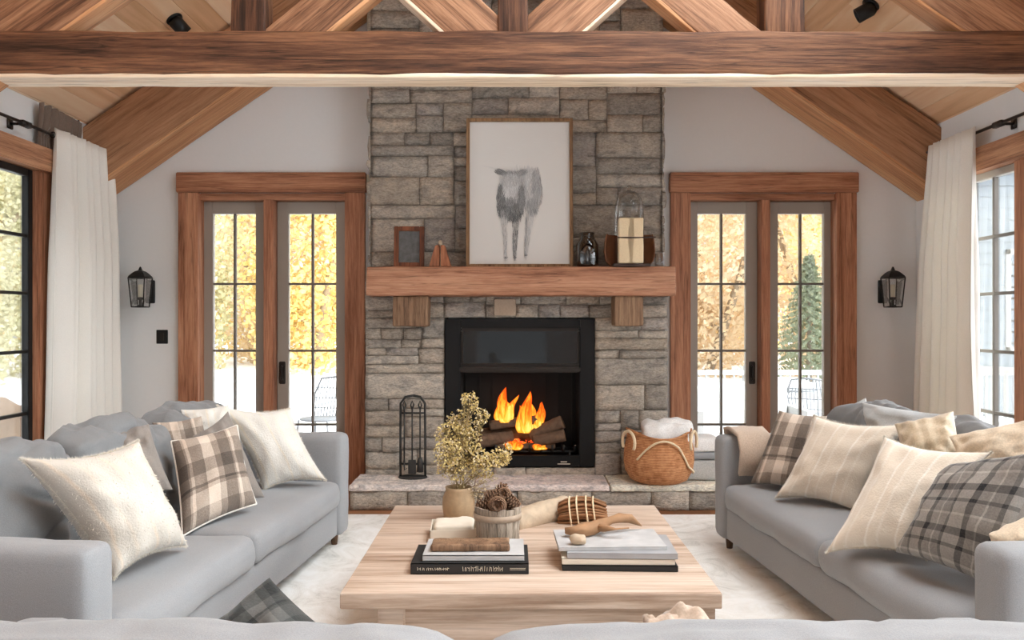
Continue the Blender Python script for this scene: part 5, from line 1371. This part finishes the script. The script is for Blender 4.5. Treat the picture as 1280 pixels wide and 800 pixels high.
# folded throw over the far arm of the right sofa
bm = bmesh.new()
path = [(-0.17, 0.50), (-0.165, 0.62), (-0.13, 0.692), (0, 0.71), (0.085, 0.70), (0.10, 0.66), (0.10, 0.585)]
rows = []
for side in (0, 1):
    g_ = []
    for j in range(9):
        x = j/8*0.21
        row = []
        for k, (y, z) in enumerate(path):
            c_ = Vector((0, -0.04, 0.58)); p = Vector((x + 0.01*math.sin(k*1.3+j), y, z)); d = (p-Vector((x, -0.03, 0.60))).normalized()
            row.append(bm.verts.new(p + d*(0.012+0.022*(1-side)) + Vector((0, 0, 0.006*noise.noise(Vector((x*20, k, 3)))))))
        g_.append(row)
    rows.append(g_)
for s in (0, 1):
    for j in range(8):
        for k in range(len(path)-1):
            q = (rows[s][j][k], rows[s][j+1][k], rows[s][j+1][k+1], rows[s][j][k+1]); bm.faces.new(q)
for j in range(8):
    for k in (0, len(path)-1): bm.faces.new((rows[0][j][k], rows[0][j+1][k], rows[1][j+1][k], rows[1][j][k]))
for k in range(len(path)-1):
    for j in (0, 8): bm.faces.new((rows[0][j][k], rows[0][j][k+1], rows[1][j][k+1], rows[1][j][k]))
bmesh.ops.recalc_face_normals(bm, faces=bm.faces)
tag(obj('throw', bm, M['throw'], mw=Matrix.Translation((1.315, 4.835, RZ-0.001))), 'folded beige throw draped over far arm of the right sofa', 'throw')

# ------------------------------------------------------------------ coffee table
TZ = 0.42; TX0, TX1, TYa, TYb = -0.618, 0.755, 2.868, 4.235
tb = thing('coffee_table', 'large square light oak coffee table in the middle of the rug', 'coffee table', (0.068, 3.55, RZ))
inv = tb.matrix_basis.inverted()
def tpart(n, bm, m, smooth=True):
    o = obj(n, bm, m, tb, smooth); o.matrix_basis = inv @ o.matrix_basis; return o
tpart('tabletop', soft_box(bmesh.new(), (TX0+TX1)/2, (TYa+TYb)/2, TZ-0.029, (TX1-TX0)/2, (TYb-TYa)/2, 0.029, 0.006, (14, 14, 2), nz=0.0015, ns=4), M['table'])
for x in (TX0+0.177, TX1-0.065):
    for y in (TYa+0.09, TYb-0.09):
        tpart('leg', bx(bmesh.new(), x-0.05, x+0.05, y-0.05, y+0.05, RZ, TZ-0.058, 0.006), M['table'], False)
for i, y in enumerate((TYa+0.075, TYb-0.075)): tpart('apron', bx(bmesh.new(), TX0+0.22, TX1-0.11, y-0.012, y+0.012, RZ+0.04, TZ-0.058, 0.004), M['table'], False)
for x in (TX0+0.177, TX1-0.065): tpart('apron', bx(bmesh.new(), x-0.012, x+0.012, TYa+0.14, TYb-0.14, RZ+0.04, TZ-0.058, 0.004), M['table'], False)

# ---- books
def book(name, label, cx, cy, z, w, d, h, rz, cov, spine_text=False, group='books and magazines on the table', cat='book', soft=False):
    t = thing(name, label, cat, (cx, cy, z), rz, group)
    c = 0.004 if not soft else 0.0015
    bm = bmesh.new()
    bx(bm, -w/2, w/2, -d/2, d/2, 0, c, 0.001); bx(bm, -w/2, w/2, -d/2, d/2, h-c, h, 0.001); bx(bm, -w/2, w/2, -d/2, -d/2+c, 0, h, 0.001)
    obj('cover', bm, M[cov], t, False)
    obj('pages', bx(bmesh.new(), -w/2+0.006, w/2-0.006, -d/2+c, d/2-0.005, c, h-c, 0), M['page'], t, False)
    if spine_text:
        rg = random.Random(3); bm = bmesh.new()
        def glyph(x, hgt, n_, z0):
            for _ in range(n_):
                a = rg.uniform(-0.003, 0.003); tube(bm, [(x, -d/2-0.0006, z0), (x+a, -d/2-0.0006, z0+hgt*rg.uniform(0.7, 1.0))], 0.0011, 4); x += rg.uniform(0.0055, 0.010)
                if rg.random() < 0.5: tube(bm, [(x-0.006, -d/2-0.0006, z0+hgt*rg.uniform(0.3, 0.8)), (x, -d/2-0.0006, z0+hgt*rg.uniform(0.2, 0.9))], 0.0010, 4)
        glyph(-0.025, 0.020, 19, h*0.28); glyph(-0.20, 0.012, 15, h*0.35)
        tube(bm, [(0.155, -d/2-0.0006, h*0.42), (0.215, -d/2-0.0006, h*0.42)], 0.0008, 4); tube(bm, [(0.155, -d/2-0.0006, h*0.55), (0.215, -d/2-0.0006, h*0.55)], 0.0008, 4)
        o = obj('spine_lettering', bm, M['ink'], t, False); o['label'] = 'cream lettering on the spine'
    return t
# left stack
z = TZ+0.001
book('book', 'thick black book with cream spine lettering under the left stack', -0.163, 3.21, z, 0.455, 0.26, 0.042, 0.0, 'bookblack', True); z += 0.0425
book('book', 'pale grey book lying on the black lettered book', -0.150, 3.22, z, 0.395, 0.235, 0.024, 0.0, 'mag2'); z += 0.0245
bm = soft_box(bmesh.new(), 0, 0, 0.014, 0.155, 0.055, 0.014, 0.010, (14, 6, 2), nz=0.005, ns=16, seed=2)
tag(obj('wooden_board', bm, M['corbel'], mw=Matrix.Translation((-0.165, 3.20, z)) @ Matrix.Rotation(0.03, 4, 'Z')), 'small brown wooden board on top of the left books', 'board')
# open cream box behind the books
bx_ = thing('open_box', 'cream paper tray box behind the left books on table', 'box', (-0.262, 3.62, TZ+0.001), 0.06)
bm = bmesh.new()
bx(bm, -0.105, 0.105, -0.10, 0.10, 0, 0.012, 0.003)
for a in ((-0.105, -0.099, -0.10, 0.10), (0.099, 0.105, -0.10, 0.10), (-0.105, 0.105, -0.10, -0.094), (-0.105, 0.105, 0.094, 0.10)): bx(bm, *a, 0, 0.055, 0.002)
obj('tray', bm, M['paper'], bx_, False)
bm = soft_box(bmesh.new(), 0, 0, 0.042, 0.088, 0.08, 0.028, 0.015, (8, 8, 3), nz=0.008, ns=14, seed=4); obj('tissue', bm, M['paper'], bx_)
# right stack
z = TZ+0.001
book('book', 'black book at the bottom of the right stack', 0.425, 3.25, z, 0.45, 0.27, 0.022, -0.03, 'bookblack'); z += 0.0225
book('book', 'beige book second from bottom of the right stack', 0.418, 3.255, z, 0.44, 0.265, 0.024, -0.02, 'paper'); z += 0.0245
book('magazine', 'grey magazine lying third in the right stack', 0.435, 3.26, z, 0.43, 0.28, 0.022, -0.03, 'mag', cat='magazine', soft=True); z += 0.0225
book('magazine', 'pale crumpled magazine on top of the right stack', 0.395, 3.29, z, 0.43, 0.27, 0.014, 0.03, 'mag2', cat='magazine', soft=True); z += 0.0145
TOPZ = z

# ---- wooden bucket with pine cones
bc = Vector((-0.062, 3.455, TZ+0.001))
bu = thing('wooden_bucket', 'small weathered wooden stave bucket full of pine cones on table', 'bucket', bc)
bm = bmesh.new(); ns = 16
for i in range(ns):
    a0, a1 = 2*math.pi*(i+0.03)/ns, 2*math.pi*(i+0.97)/ns
    zt = 0.178 + R.uniform(-0.003, 0.004)
    rr = R.uniform(-0.001, 0.0015)
    vs = []
    for (r_, z_) in ((0.088+rr, 0), (0.101+rr, zt), (0.091+rr, zt), (0.078+rr, 0.0)):
        vs.append([bm.verts.new((r_*math.cos(a), r_*math.sin(a), z_)) for a in (a0, (a0+a1)/2, a1)])
    for k in range(4):
        q0, q1 = vs[k], vs[(k+1) % 4]
        for m_ in range(2): bm.faces.new((q0[m_], q0[m_+1], q1[m_+1], q1[m_]))
    bm.faces.new([vs[k][0] for k in (3, 2, 1, 0)]); bm.faces.new([vs[k][2] for k in range(4)])
lathe(bm, [(0.001, 0.004), (0.082, 0.004), (0.083, 0.012), (0.001, 0.012)], seg=24)
bmesh.ops.recalc_face_normals(bm, faces=bm.faces); obj('staves', bm, M['stave'], bu, False)
for z0, z1 in ((0.125, 0.152), (0.02, 0.04)):
    r0, r1 = 0.0895+0.013*z0/0.178, 0.0895+0.013*z1/0.178
    bm = lathe(bmesh.new(), [(r0, z0), (r0+0.0035, z0), (r1+0.0035, z1), (r1, z1), (r0, z0)], seg=40, close=False); obj('hoop', bm, M['hoop'], bu)
def pinecone_mesh():
    bm = bmesh.new()
    lathe(bm, [(0.001, -0.042), (0.018, -0.036), (0.024, -0.015), (0.02, 0.012), (0.009, 0.036), (0.001, 0.042)], seg=14)
    for f in bm.faces: f.material_index = 0
    k = 0
    for i in range(90):
        t = i/89; z_ = -0.036+0.076*t; r_ = 0.023*math.sqrt(max(0.05, 1-((z_+0.012)/0.056)**2)); a = i*2.39996
        d = Vector((math.cos(a), math.sin(a), 0)); s = Vector((-math.sin(a), math.cos(a), 0)); L_ = 0.016*(1-0.45*t); w_ = 0.010*(1-0.4*t)
        p = d*r_*0.8 + Vector((0, 0, z_)); tip = p+d*L_+Vector((0, 0, 0.007+0.012*t))
        v0, v1, v2, v3, v4 = [bm.verts.new(q) for q in (p-s*w_*0.5, p+s*w_*0.5, tip+s*w_, tip-s*w_, tip+d*0.003-Vector((0, 0, 0.004)))]
        bm.faces.new((v0, v1, v2, v3)); f = bm.faces.new((v3, v2, v4)); f.material_index = 1; bm.faces.new((v1, v0, v4))
    return bm
pc = obj('pine_cone', pinecone_mesh(), [M['cone'], M['conetip']], smooth=False)
spots = [((0.0, -0.045, 0.19), (1.35, 0.1, 0), 1.15, 'pine cone facing out at the front of the bucket'), ((-0.055, 0.0, 0.178), (0.4, 1.3, 0.3), 1.0, 'pine cone lying at the left edge of the bucket'),
         ((0.055, 0.0, 0.188), (0.2, -0.7, 0.4), 1.05, 'pine cone standing at the right edge of the bucket'), ((0.005, 0.05, 0.20), (0.3, 0.2, 1), 1.15, 'pine cone standing at the back of the bucket'),
         ((-0.02, 0.0, 0.215), (1.1, 0.9, 0.5), 0.95, 'pine cone heaped on top in the bucket'), ((0.028, 0.012, 0.222), (1.2, -0.6, 0.2), 0.95, 'pine cone on top right of the heap in bucket')]
for i, (p, r_, s_, lb) in enumerate(spots):
    o = pc if i == 0 else pc.copy()
    if i: C.objects.link(o)
    o.location = bc+Vector(p); o.rotation_euler = r_; o.scale = (s_,)*3; tag(o, lb, 'pine cone', 'pine cones in the bucket')

# ---- dried flowers in a stoneware vase
vc = Vector((-0.262, 3.93, TZ+0.001))
va_ = tag(obj('flower_vase', lathe(bmesh.new(), [(0.001, 0), (0.062, 0), (0.072, 0.01), (0.080, 0.06), (0.078, 0.11), (0.064, 0.145), (0.066, 0.16), (0.060, 0.16), (0.057, 0.145), (0.070, 0.10), (0.070, 0.03), (0.001, 0.015)], seg=32, close=False), M['vase'], mw=Matrix.Translation(vc)), 'round tan stoneware vase behind the wooden bucket', 'vase')
bq = thing('dried_flowers', 'airy bunch of dried yellow flowers in the tan vase on table', 'dried flowers', vc)
clusters = [(588, 503, 9, 12, 60), (582, 498, 5, 7, 20), (602, 520, 9, 9, 50), (574, 524, 14, 10, 90), (566, 545, 20, 16, 210), (586, 544, 16, 18, 170), (560, 566, 16, 15, 150), (585, 572, 24, 14, 220),
            (606, 578, 14, 9, 80), (622, 572, 13, 10, 110), (634, 566, 6, 12, 40), (570, 588, 22, 10, 120), (600, 592, 16, 8, 60)]
stems, bl1, bl2 = bmesh.new(), bmesh.new(), bmesh.new(); rg = random.Random(9)
neck = Vector((0, 0, 0.14))
def bloom(bm, p, s):
    for _ in range(3):
        n_ = Vector((rg.uniform(-1, 1), rg.uniform(-1, 1), rg.uniform(-1, 1))).normalized(); u = n_.orthogonal().normalized()*s; v = n_.cross(u)
        bm.faces.new([bm.verts.new(p+u*math.cos(a)+v*math.sin(a)) for a in (0, 1.26, 2.51, 3.77, 5.03)])
for (cx, cy, rx, ry, n_) in clusters:
    cen = P(cx, cy, vc.y + rg.uniform(-0.10, 0.10)) - vc
    mid = neck.lerp(cen, 0.55) + Vector((rg.uniform(-.03, .03), rg.uniform(-.03, .03), 0.02))
    tube(stems, [Vector((0, 0, 0.02)), neck + Vector((rg.uniform(-.03, .03), rg.uniform(-.03, .03), 0)), mid, cen], [0.0022, 0.002, 0.0016, 0.001], 5)
    for k in range(int(n_*1.7)):
        a = rg.uniform(0, 2*math.pi); r_ = math.sqrt(rg.random())*1.15; p = cen + Vector((rx*r_*math.cos(a)*0.0039, rg.uniform(-0.05, 0.05), -ry*r_*math.sin(a)*0.0039))
        bloom(bl1 if rg.random() < 0.72 else bl2, p, rg.uniform(0.0028, 0.0065))
        if k % 3 == 0: tube(stems, [mid.lerp(cen, rg.uniform(0.3, 0.95)), p], 0.0007, 3, caps=False)
for k in range(150):      # pale wisps lower down
    cen = P(rg.uniform(560, 622), rg.uniform(592, 626), vc.y+rg.uniform(-0.07, 0.07))-vc
    bloom(bl2, cen, rg.uniform(0.003, 0.006))
    if k % 2 == 0: tube(stems, [neck+Vector((rg.uniform(-.04, .04), rg.uniform(-.04, .04), -0.01)), cen], 0.0007, 3, caps=False)
obj('stems', stems, M['stem'], bq)
o = obj('yellow_blooms', bl1, M['bloom'], bq, False); o['kind'] = 'stuff'
o = obj('ivory_blooms', bl2, M['bloomw'], bq, False); o['kind'] = 'stuff'

# ---- driftwood, birch piece and twine bundle
log('birch_log', 'pale birch log lying right of the wooden bucket on table', P(640, 656, 3.78), P(706, 634, 3.98), 0.062, 11, ('birch', 'birch'))
bn = thing('twine_bundle', 'brown dried grass bundle tied with pale twine on table', 'bundle', P(727, 643, 3.90))
bm = bmesh.new(); rg = random.Random(4)
for i in range(95):
    a = rg.uniform(0, 2*math.pi); r_ = 0.066*math.sqrt(rg.random()); y, z_ = r_*math.cos(a), r_*math.sin(a)*0.95
    pts = []
    for k in range(7):
        t_ = k/6*2-1; f = 1+0.30*(1-t_*t_) if True else 1
        pts.append((t_*0.118*rg.uniform(0.92, 1.02), y*f + rg.uniform(-.003, .003), z_*f + 0.012*(1-t_*t_) - 0.01))
    tube(bm, pts, 0.0075, 5)
bo = obj('grass_stalks', bm, M['bowl'], bn); bo['kind'] = 'stuff'
bm = bmesh.new()
for x in (-0.06, -0.025, 0.02, 0.055):
    rr = 0.094 - 0.25*x*x*4
    tube(bm, [(x+0.006*math.sin(a*2), rr*math.cos(a), rr*math.sin(a)*0.95-0.002) for a in [2*math.pi*i/18 for i in range(19)]], 0.0045, 6)
obj('twine', bm, M['twine'], bn)
dw = bmesh.new()
pts = [P(706, 664, 3.30), P(718, 664, 3.30), P(730, 663, 3.31), P(741, 660, 3.33), P(752, 655, 3.35), P(763, 650, 3.36), P(775, 648, 3.38), P(788, 650, 3.40), P(802, 657, 3.42)]
for p in pts: p.z = max(p.z, TOPZ+0.012)
tube(dw, pts, [0.014, 0.026, 0.032, 0.025, 0.027, 0.019, 0.021, 0.012, 0.003], 14)
tube(dw, [P(745, 659, 3.34), P(757, 660, 3.30), P(770, 662, 3.28), P(786, 661, 3.27)], [0.018, 0.014, 0.011, 0.003], 10)
for v in dw.verts: v.co += Vector((0.3, 0.5, 1))*0.011*(noise.noise(v.co*26)+0.6*noise.noise(v.co*60))
for v in dw.verts: v.co.z = max(v.co.z, TOPZ+0.0005)
tag(obj('driftwood', dw, M['drift']), 'curved brown driftwood piece on top of the right magazines', 'driftwood')
bm = soft_box(bmesh.new(), 0, 0, 0, 0.034, 0.024, 0.020, 0.019, (6, 5, 5), nz=0.008, ns=22, seed=8)
tag(obj('pebble', bm, M['birch'], mw=Matrix.Translation((P(722, 668, 3.21).x, 3.19, TOPZ+0.021))), 'pale rounded stone at the left end of the driftwood', 'stone')

# ------------------------------------------------------------------ outside
def ground():
    bm = bmesh.new(); nx, ny = 60, 50; g_ = []
    for i in range(nx+1):
        row = []
        for j in range(ny+1):
            x = -40+80*i/nx; y = -14+64*j/ny
            inside = abs(x) < WX+1.2 and y < WY+1.4
            h = -0.13 if inside else -0.12 + 0.22*noise.noise(Vector((x*0.22, y*0.3, 2))) * (1 if y > 9.5 or abs(x) > 7 else 0.2)
            if y > 15: h += min(1.0, (y-15)/10)*0.25
            row.append(bm.verts.new((x, y, h)))
        g_.append(row)
    for i in range(nx):
        for j in range(ny): bm.faces.new((g_[i][j], g_[i+1][j], g_[i+1][j+1], g_[i][j+1]))
    return bm
struct(obj('ground', ground(), M['snow']), 'snow covered ground outside', 'ground')
def tree_meshes(seed, leaf, n_=15000, h=8.0, r=1.65, z0=0.0, size=0.075):
    rg = random.Random(seed); bm = bmesh.new(); tk = bmesh.new()
    tips = []
    def br(p, d, l, rad, lev):
        q = p; pts = [p]
        for k in range(4):
            d = (d+Vector((rg.uniform(-.25, .25), rg.uniform(-.25, .25), rg.uniform(-.08, .15)))).normalized(); q = q+d*l/4; pts.append(q)
        tube(tk, pts, [rad*(1-0.5*k/4) for k in range(5)], 6)
        tips.extend(pts[2:])
        if lev > 0:
            for _ in range(4 if lev > 1 else 3):
                s = rg.choice(pts[1:]); a = rg.uniform(0, 6.28); br(s, Vector((math.cos(a), math.sin(a), rg.uniform(0.3, 1.1))).normalized(), min(1.5, l*0.5), rad*0.45, lev-1)
    br(Vector((0, 0, -0.3)), Vector((0, 0, 1)), h*0.8, 0.13, 2)
    for _ in range(n_):
        if rg.random() < 0.45:
            p = rg.choice(tips) + Vector((rg.gauss(0, .35), rg.gauss(0, .35), rg.gauss(0, .3)))
        else:
            t = rg.random(); a = rg.uniform(0, 6.28); rr = r*math.sqrt(rg.random())*(0.55+0.6*math.sin(math.pi*min(1, t*0.9+0.12)))
            p = Vector((rr*math.cos(a), rr*math.sin(a), z0+(h-z0)*t))
        n_v = Vector((rg.uniform(-1, 1), rg.uniform(-1, 1), rg.uniform(-1, 1))).normalized(); s = rg.uniform(0.6, 1.4)*size
        u = n_v.orthogonal().normalized()*s; v = n_v.cross(u)
        bm.faces.new([bm.verts.new(q) for q in (p-u, p-v*0.7, p+u, p+v*0.7)])
    return tk, bm
protos = []
for k, (leafm, sd) in enumerate((('gold', 1), ('ochre', 2), ('olive', 3))):
    tk, lf = tree_meshes(sd, leafm)
    t = thing('autumn_tree', '', 'tree', (0, -30, 0)); obj('trunk', tk, M['trunk'], t); o = obj('foliage', lf, M[leafm], t, False); o['kind'] = 'stuff'
    protos.append(t)
used = set()
kinds = ['golden leaved', 'ochre leaved', 'yellow green leaved']
def tree(k, x, y, s, lb):
    t = protos[k] if k not in used else dup_tree(protos[k]); used.add(k)
    t.location = (x, y, -0.1); t.rotation_euler = (0, 0, R.uniform(0, 6.28)); t.scale = (s, s, s); tag(t, lb, 'tree', 'autumn trees outside')
for k, x, y, s, lb in [
    (2, -8.9, 21.0, 1.0, 'yellow green tree at the left edge of the left door'),
    (0, -5.3, 21.0, 1.0, 'golden tree behind the centre of the left door'),
    (1, -7.3, 25.0, 1.0, 'ochre tree behind the left leaf of the left door'),
    (0, -3.6, 25.2, 1.0, 'golden tree at the right edge of the left door'),
    (0, -9.6, 29.5, 1.1, 'golden tree farthest back behind the left door'),
    (0, -5.6, 29.5, 1.1, 'golden tree farthest back at right in the left door'),
    (1, 5.0, 21.0, 1.0, 'ochre tree filling left leaf of the right door'),
    (1, 8.6, 21.5, 1.0, 'ochre tree behind the conifer in the right door'),
    (1, 6.8, 25.2, 1.0, 'ochre tree at the centre of the right door'),
    (0, 10.6, 25.4, 1.0, 'golden tree at the right edge of the right door'),
    (0, 8.6, 29.6, 1.1, 'golden tree farthest back behind the right door'),
    (1, 5.0, 30.0, 1.1, 'ochre tree farthest back at left in the right door'),
    (2, -13.2, 19.5, 0.9, 'yellow green tree seen through the left side window'),
    (0, -16.4, 24.0, 1.0, 'golden tree farther off through the left side window'),
    (2, -11.5, 16.4, 0.7, 'smaller yellow green tree close outside the left side window'),
]: tree(k, x, y, s, lb)
# conifer beyond the right door
cf = thing('conifer', 'small grey green conifer beyond the right leaf of right door', 'tree', (7.2, 19.4, -0.1))
obj('trunk', tube(bmesh.new(), [(0, 0, -0.2), (0, 0, 3.1)], [0.08, 0.015], 8), M['trunk'], cf)
bm = bmesh.new(); rg = random.Random(2)
for i in range(150):
    t_ = i/149; z_ = 0.3+2.75*t_; L_ = 1.05*(1-t_)+0.10; a = i*2.4
    d = Vector((math.cos(a), math.sin(a), -0.25)); 
    for k in range(14):
        p = d*L_*(0.2+0.8*k/13)+Vector((0, 0, z_)); s = 0.13*(1.1-k/16); n_v = Vector((rg.uniform(-1, 1), rg.uniform(-1, 1), 0.4)).normalized()
        bm.faces.new([bm.verts.new(q) for q in (p-n_v*s, p+Vector((0, 0, 0.03)), p+n_v*s, p-Vector((0, 0, 0.05)))])
o = obj('needles', bm, M['conifer'], cf, False); o['kind'] = 'stuff'

# deck railing and furniture outside the right door
rl = thing('deck_railing', 'pale deck railing outside the right french door', 'railing', (4.0, 10.2, -0.1))
obj('rail', bx(bx(bmesh.new(), -2.2, 2.6, -0.04, 0.04, 0.80, 0.86), -2.2, 2.6, -0.025, 0.025, 0.16, 0.20), M['rail'], rl, False)
for x in (-2.2, -1.0, 0.2, 1.4, 2.6): obj('post', bx(bmesh.new(), x-0.045, x+0.045, -0.045, 0.045, 0, 0.92), M['rail'], rl, False)
for i in range(40):
    x = -2.12+4.64*i/39; obj('baluster', bx(bmesh.new(), x-0.012, x+0.012, -0.012, 0.012, 0.2, 0.8, 0.002), M['rail'], rl, False)
ob = thing('outdoor_sofa', 'pale cushioned outdoor sofa seen in left leaf of right door', 'outdoor sofa', (2.45, 8.4, -0.12))
obj('frame', bx(bx(bx(bmesh.new(), -0.6, 0.6, -0.35, 0.35, 0.12, 0.22), -0.6, -0.52, -0.35, 0.35, 0, 0.6), 0.52, 0.6, -0.35, 0.35, 0, 0.6), M['rail'], ob, False)
obj('seat_cushion', soft_box(bmesh.new(), 0, -0.04, 0.31, 0.51, 0.30, 0.085, 0.04, (8, 6, 3), puff=(0, 0, 0.02)), M['bench'], ob)
obj('back_cushion', soft_box(bmesh.new(), 0, 0.26, 0.58, 0.51, 0.09, 0.22, 0.05, (8, 4, 6), puff=(0, 0.02, 0.01)), M['bench'], ob)
def wire_chair(label, x, y, rz, m):
    t = thing('metal_chair', label, 'chair', (x, y, -0.12), rz)
    bm = bmesh.new()
    for i in range(12):
        xx = -0.20+0.4*i/11; tube(bm, [(xx, 0.20, 0.46), (xx*1.08, 0.27, 0.68), (xx*0.9, 0.30, 0.88-0.25*xx*xx)], 0.006, 5)
    for z_ in (0.55, 0.66, 0.77): tube(bm, [(-0.22, 0.22+0.1*(z_-0.46), z_), (0.22, 0.22+0.1*(z_-0.46), z_)], 0.006, 5)
    tube(bm, [(-0.22, 0.2, 0.46), (-0.24, 0.27, 0.70), (-0.17, 0.30, 0.87), (0, 0.30, 0.89), (0.17, 0.30, 0.87), (0.24, 0.27, 0.70), (0.22, 0.2, 0.46)], 0.011, 6)
    obj('backrest', bm, m, t)
    bm = lathe(bmesh.new(), [(0.001, 0.45), (0.22, 0.45), (0.23, 0.46), (0.22, 0.47), (0.001, 0.47)], seg=24); obj('seat', bm, m, t)
    for sx in (-1, 1):
        for sy in (-1, 1): obj('leg', tube(bmesh.new(), [(sx*0.17, sy*0.17, 0.46), (sx*0.21, sy*0.21, 0)], 0.011, 6), m, t)
wire_chair('grey metal patio chair outside right leaf of left door', -2.05, 8.6, -0.3, M['patio'])
wire_chair('grey metal patio chair outside right leaf of right door', 3.35, 8.9, 2.6, M['patio'])
pt_ = thing('patio_table', 'round snow topped patio table outside the right door', 'table', (3.15, 9.5, -0.12))
obj('tabletop', lathe(bmesh.new(), [(0.001, 0.70), (0.45, 0.70), (0.46, 0.715), (0.45, 0.73), (0.001, 0.73)], seg=32), M['patio'], pt_)
obj('snow_cap', lathe(bmesh.new(), [(0.43, 0.73), (0.42, 0.77), (0.3, 0.82), (0.001, 0.84)], seg=32), M['snow'], pt_)
obj('pedestal', lathe(bmesh.new(), [(0.22, 0), (0.2, 0.03), (0.04, 0.06), (0.035, 0.70)], seg=20), M['patio'], pt_)
# rock and neighbouring house outside the side windows
bm = bmesh.new(); bmesh.ops.create_icosphere(bm, subdivisions=4, radius=0.55)
for v in bm.verts: v.co *= 1+0.3*noise.noise(v.co*2.2)+0.1*noise.noise(v.co*6)
tag(obj('boulder', bm, M['rock'], mw=Matrix.Translation((-5.35, 8.35, 0.02))), 'brown grey boulder in snow outside the left side window', 'boulder')
hs = thing('house', 'pale grey clapboard house wing outside the right window', 'house', (8.4, 12.5, -0.1))
bm = bx(bmesh.new(), -1.6, 3.2, 0, 5.0, 0, 5.0, 0)
for i in range(28): bx(bm, -1.615, 3.2, -0.015, 0.0, 0.1+0.175*i, 0.1+0.175*i+0.15, 0.004)
obj('walls', bm, M['siding'], hs, False)
bm = bmesh.new()
for s in (-1, 1):
    f = [(0.8+s*2.8, -0.3, 4.85), (0.8, -0.3, 6.6), (0.8, 5.3, 6.6), (0.8+s*2.8, 5.3, 4.85)]
    a = [bm.verts.new(p) for p in f]; b_ = [bm.verts.new((p[0], p[1], p[2]+0.2)) for p in f]
    bm.faces.new(a); bm.faces.new(list(reversed(b_)))
    for i in range(4): bm.faces.new((a[i], a[(i+1) % 4], b_[(i+1) % 4], b_[i]))
bmesh.ops.recalc_face_normals(bm, faces=bm.faces); obj('roof', bm, M['snow'], hs, False)
w_ = obj('window', bx(bx(bx(bx(bmesh.new(), -0.7, -0.62, -0.03, 0.02, 1.0, 2.6), 0.42, 0.5, -0.03, 0.02, 1.0, 2.6), -0.7, 0.5, -0.03, 0.02, 2.52, 2.6), -0.7, 0.5, -0.03, 0.02, 1.0, 1.08), M['rail'], hs, False)
obj('pane', bx(bmesh.new(), -0.64, 0.44, -0.012, 0.0, 1.06, 2.54, 0), M['darkglass'], w_, False)
r3 = thing('deck_railing', 'pale railing standing outside the right side window', 'railing', (5.4, 8.2, -0.1), -0.9)
obj('rail', bx(bx(bmesh.new(), -1.2, 1.2, -0.04, 0.04, 0.94, 1.0), -1.2, 1.2, -0.025, 0.025, 0.16, 0.20), M['rail'], r3, False)
for i in range(20):
    x = -1.16+2.32*i/19; obj('baluster', bx(bmesh.new(), x-0.014, x+0.014, -0.014, 0.014, 0.0 if i in (0, 19) else 0.2, 0.94, 0.002), M['rail'], r3, False)
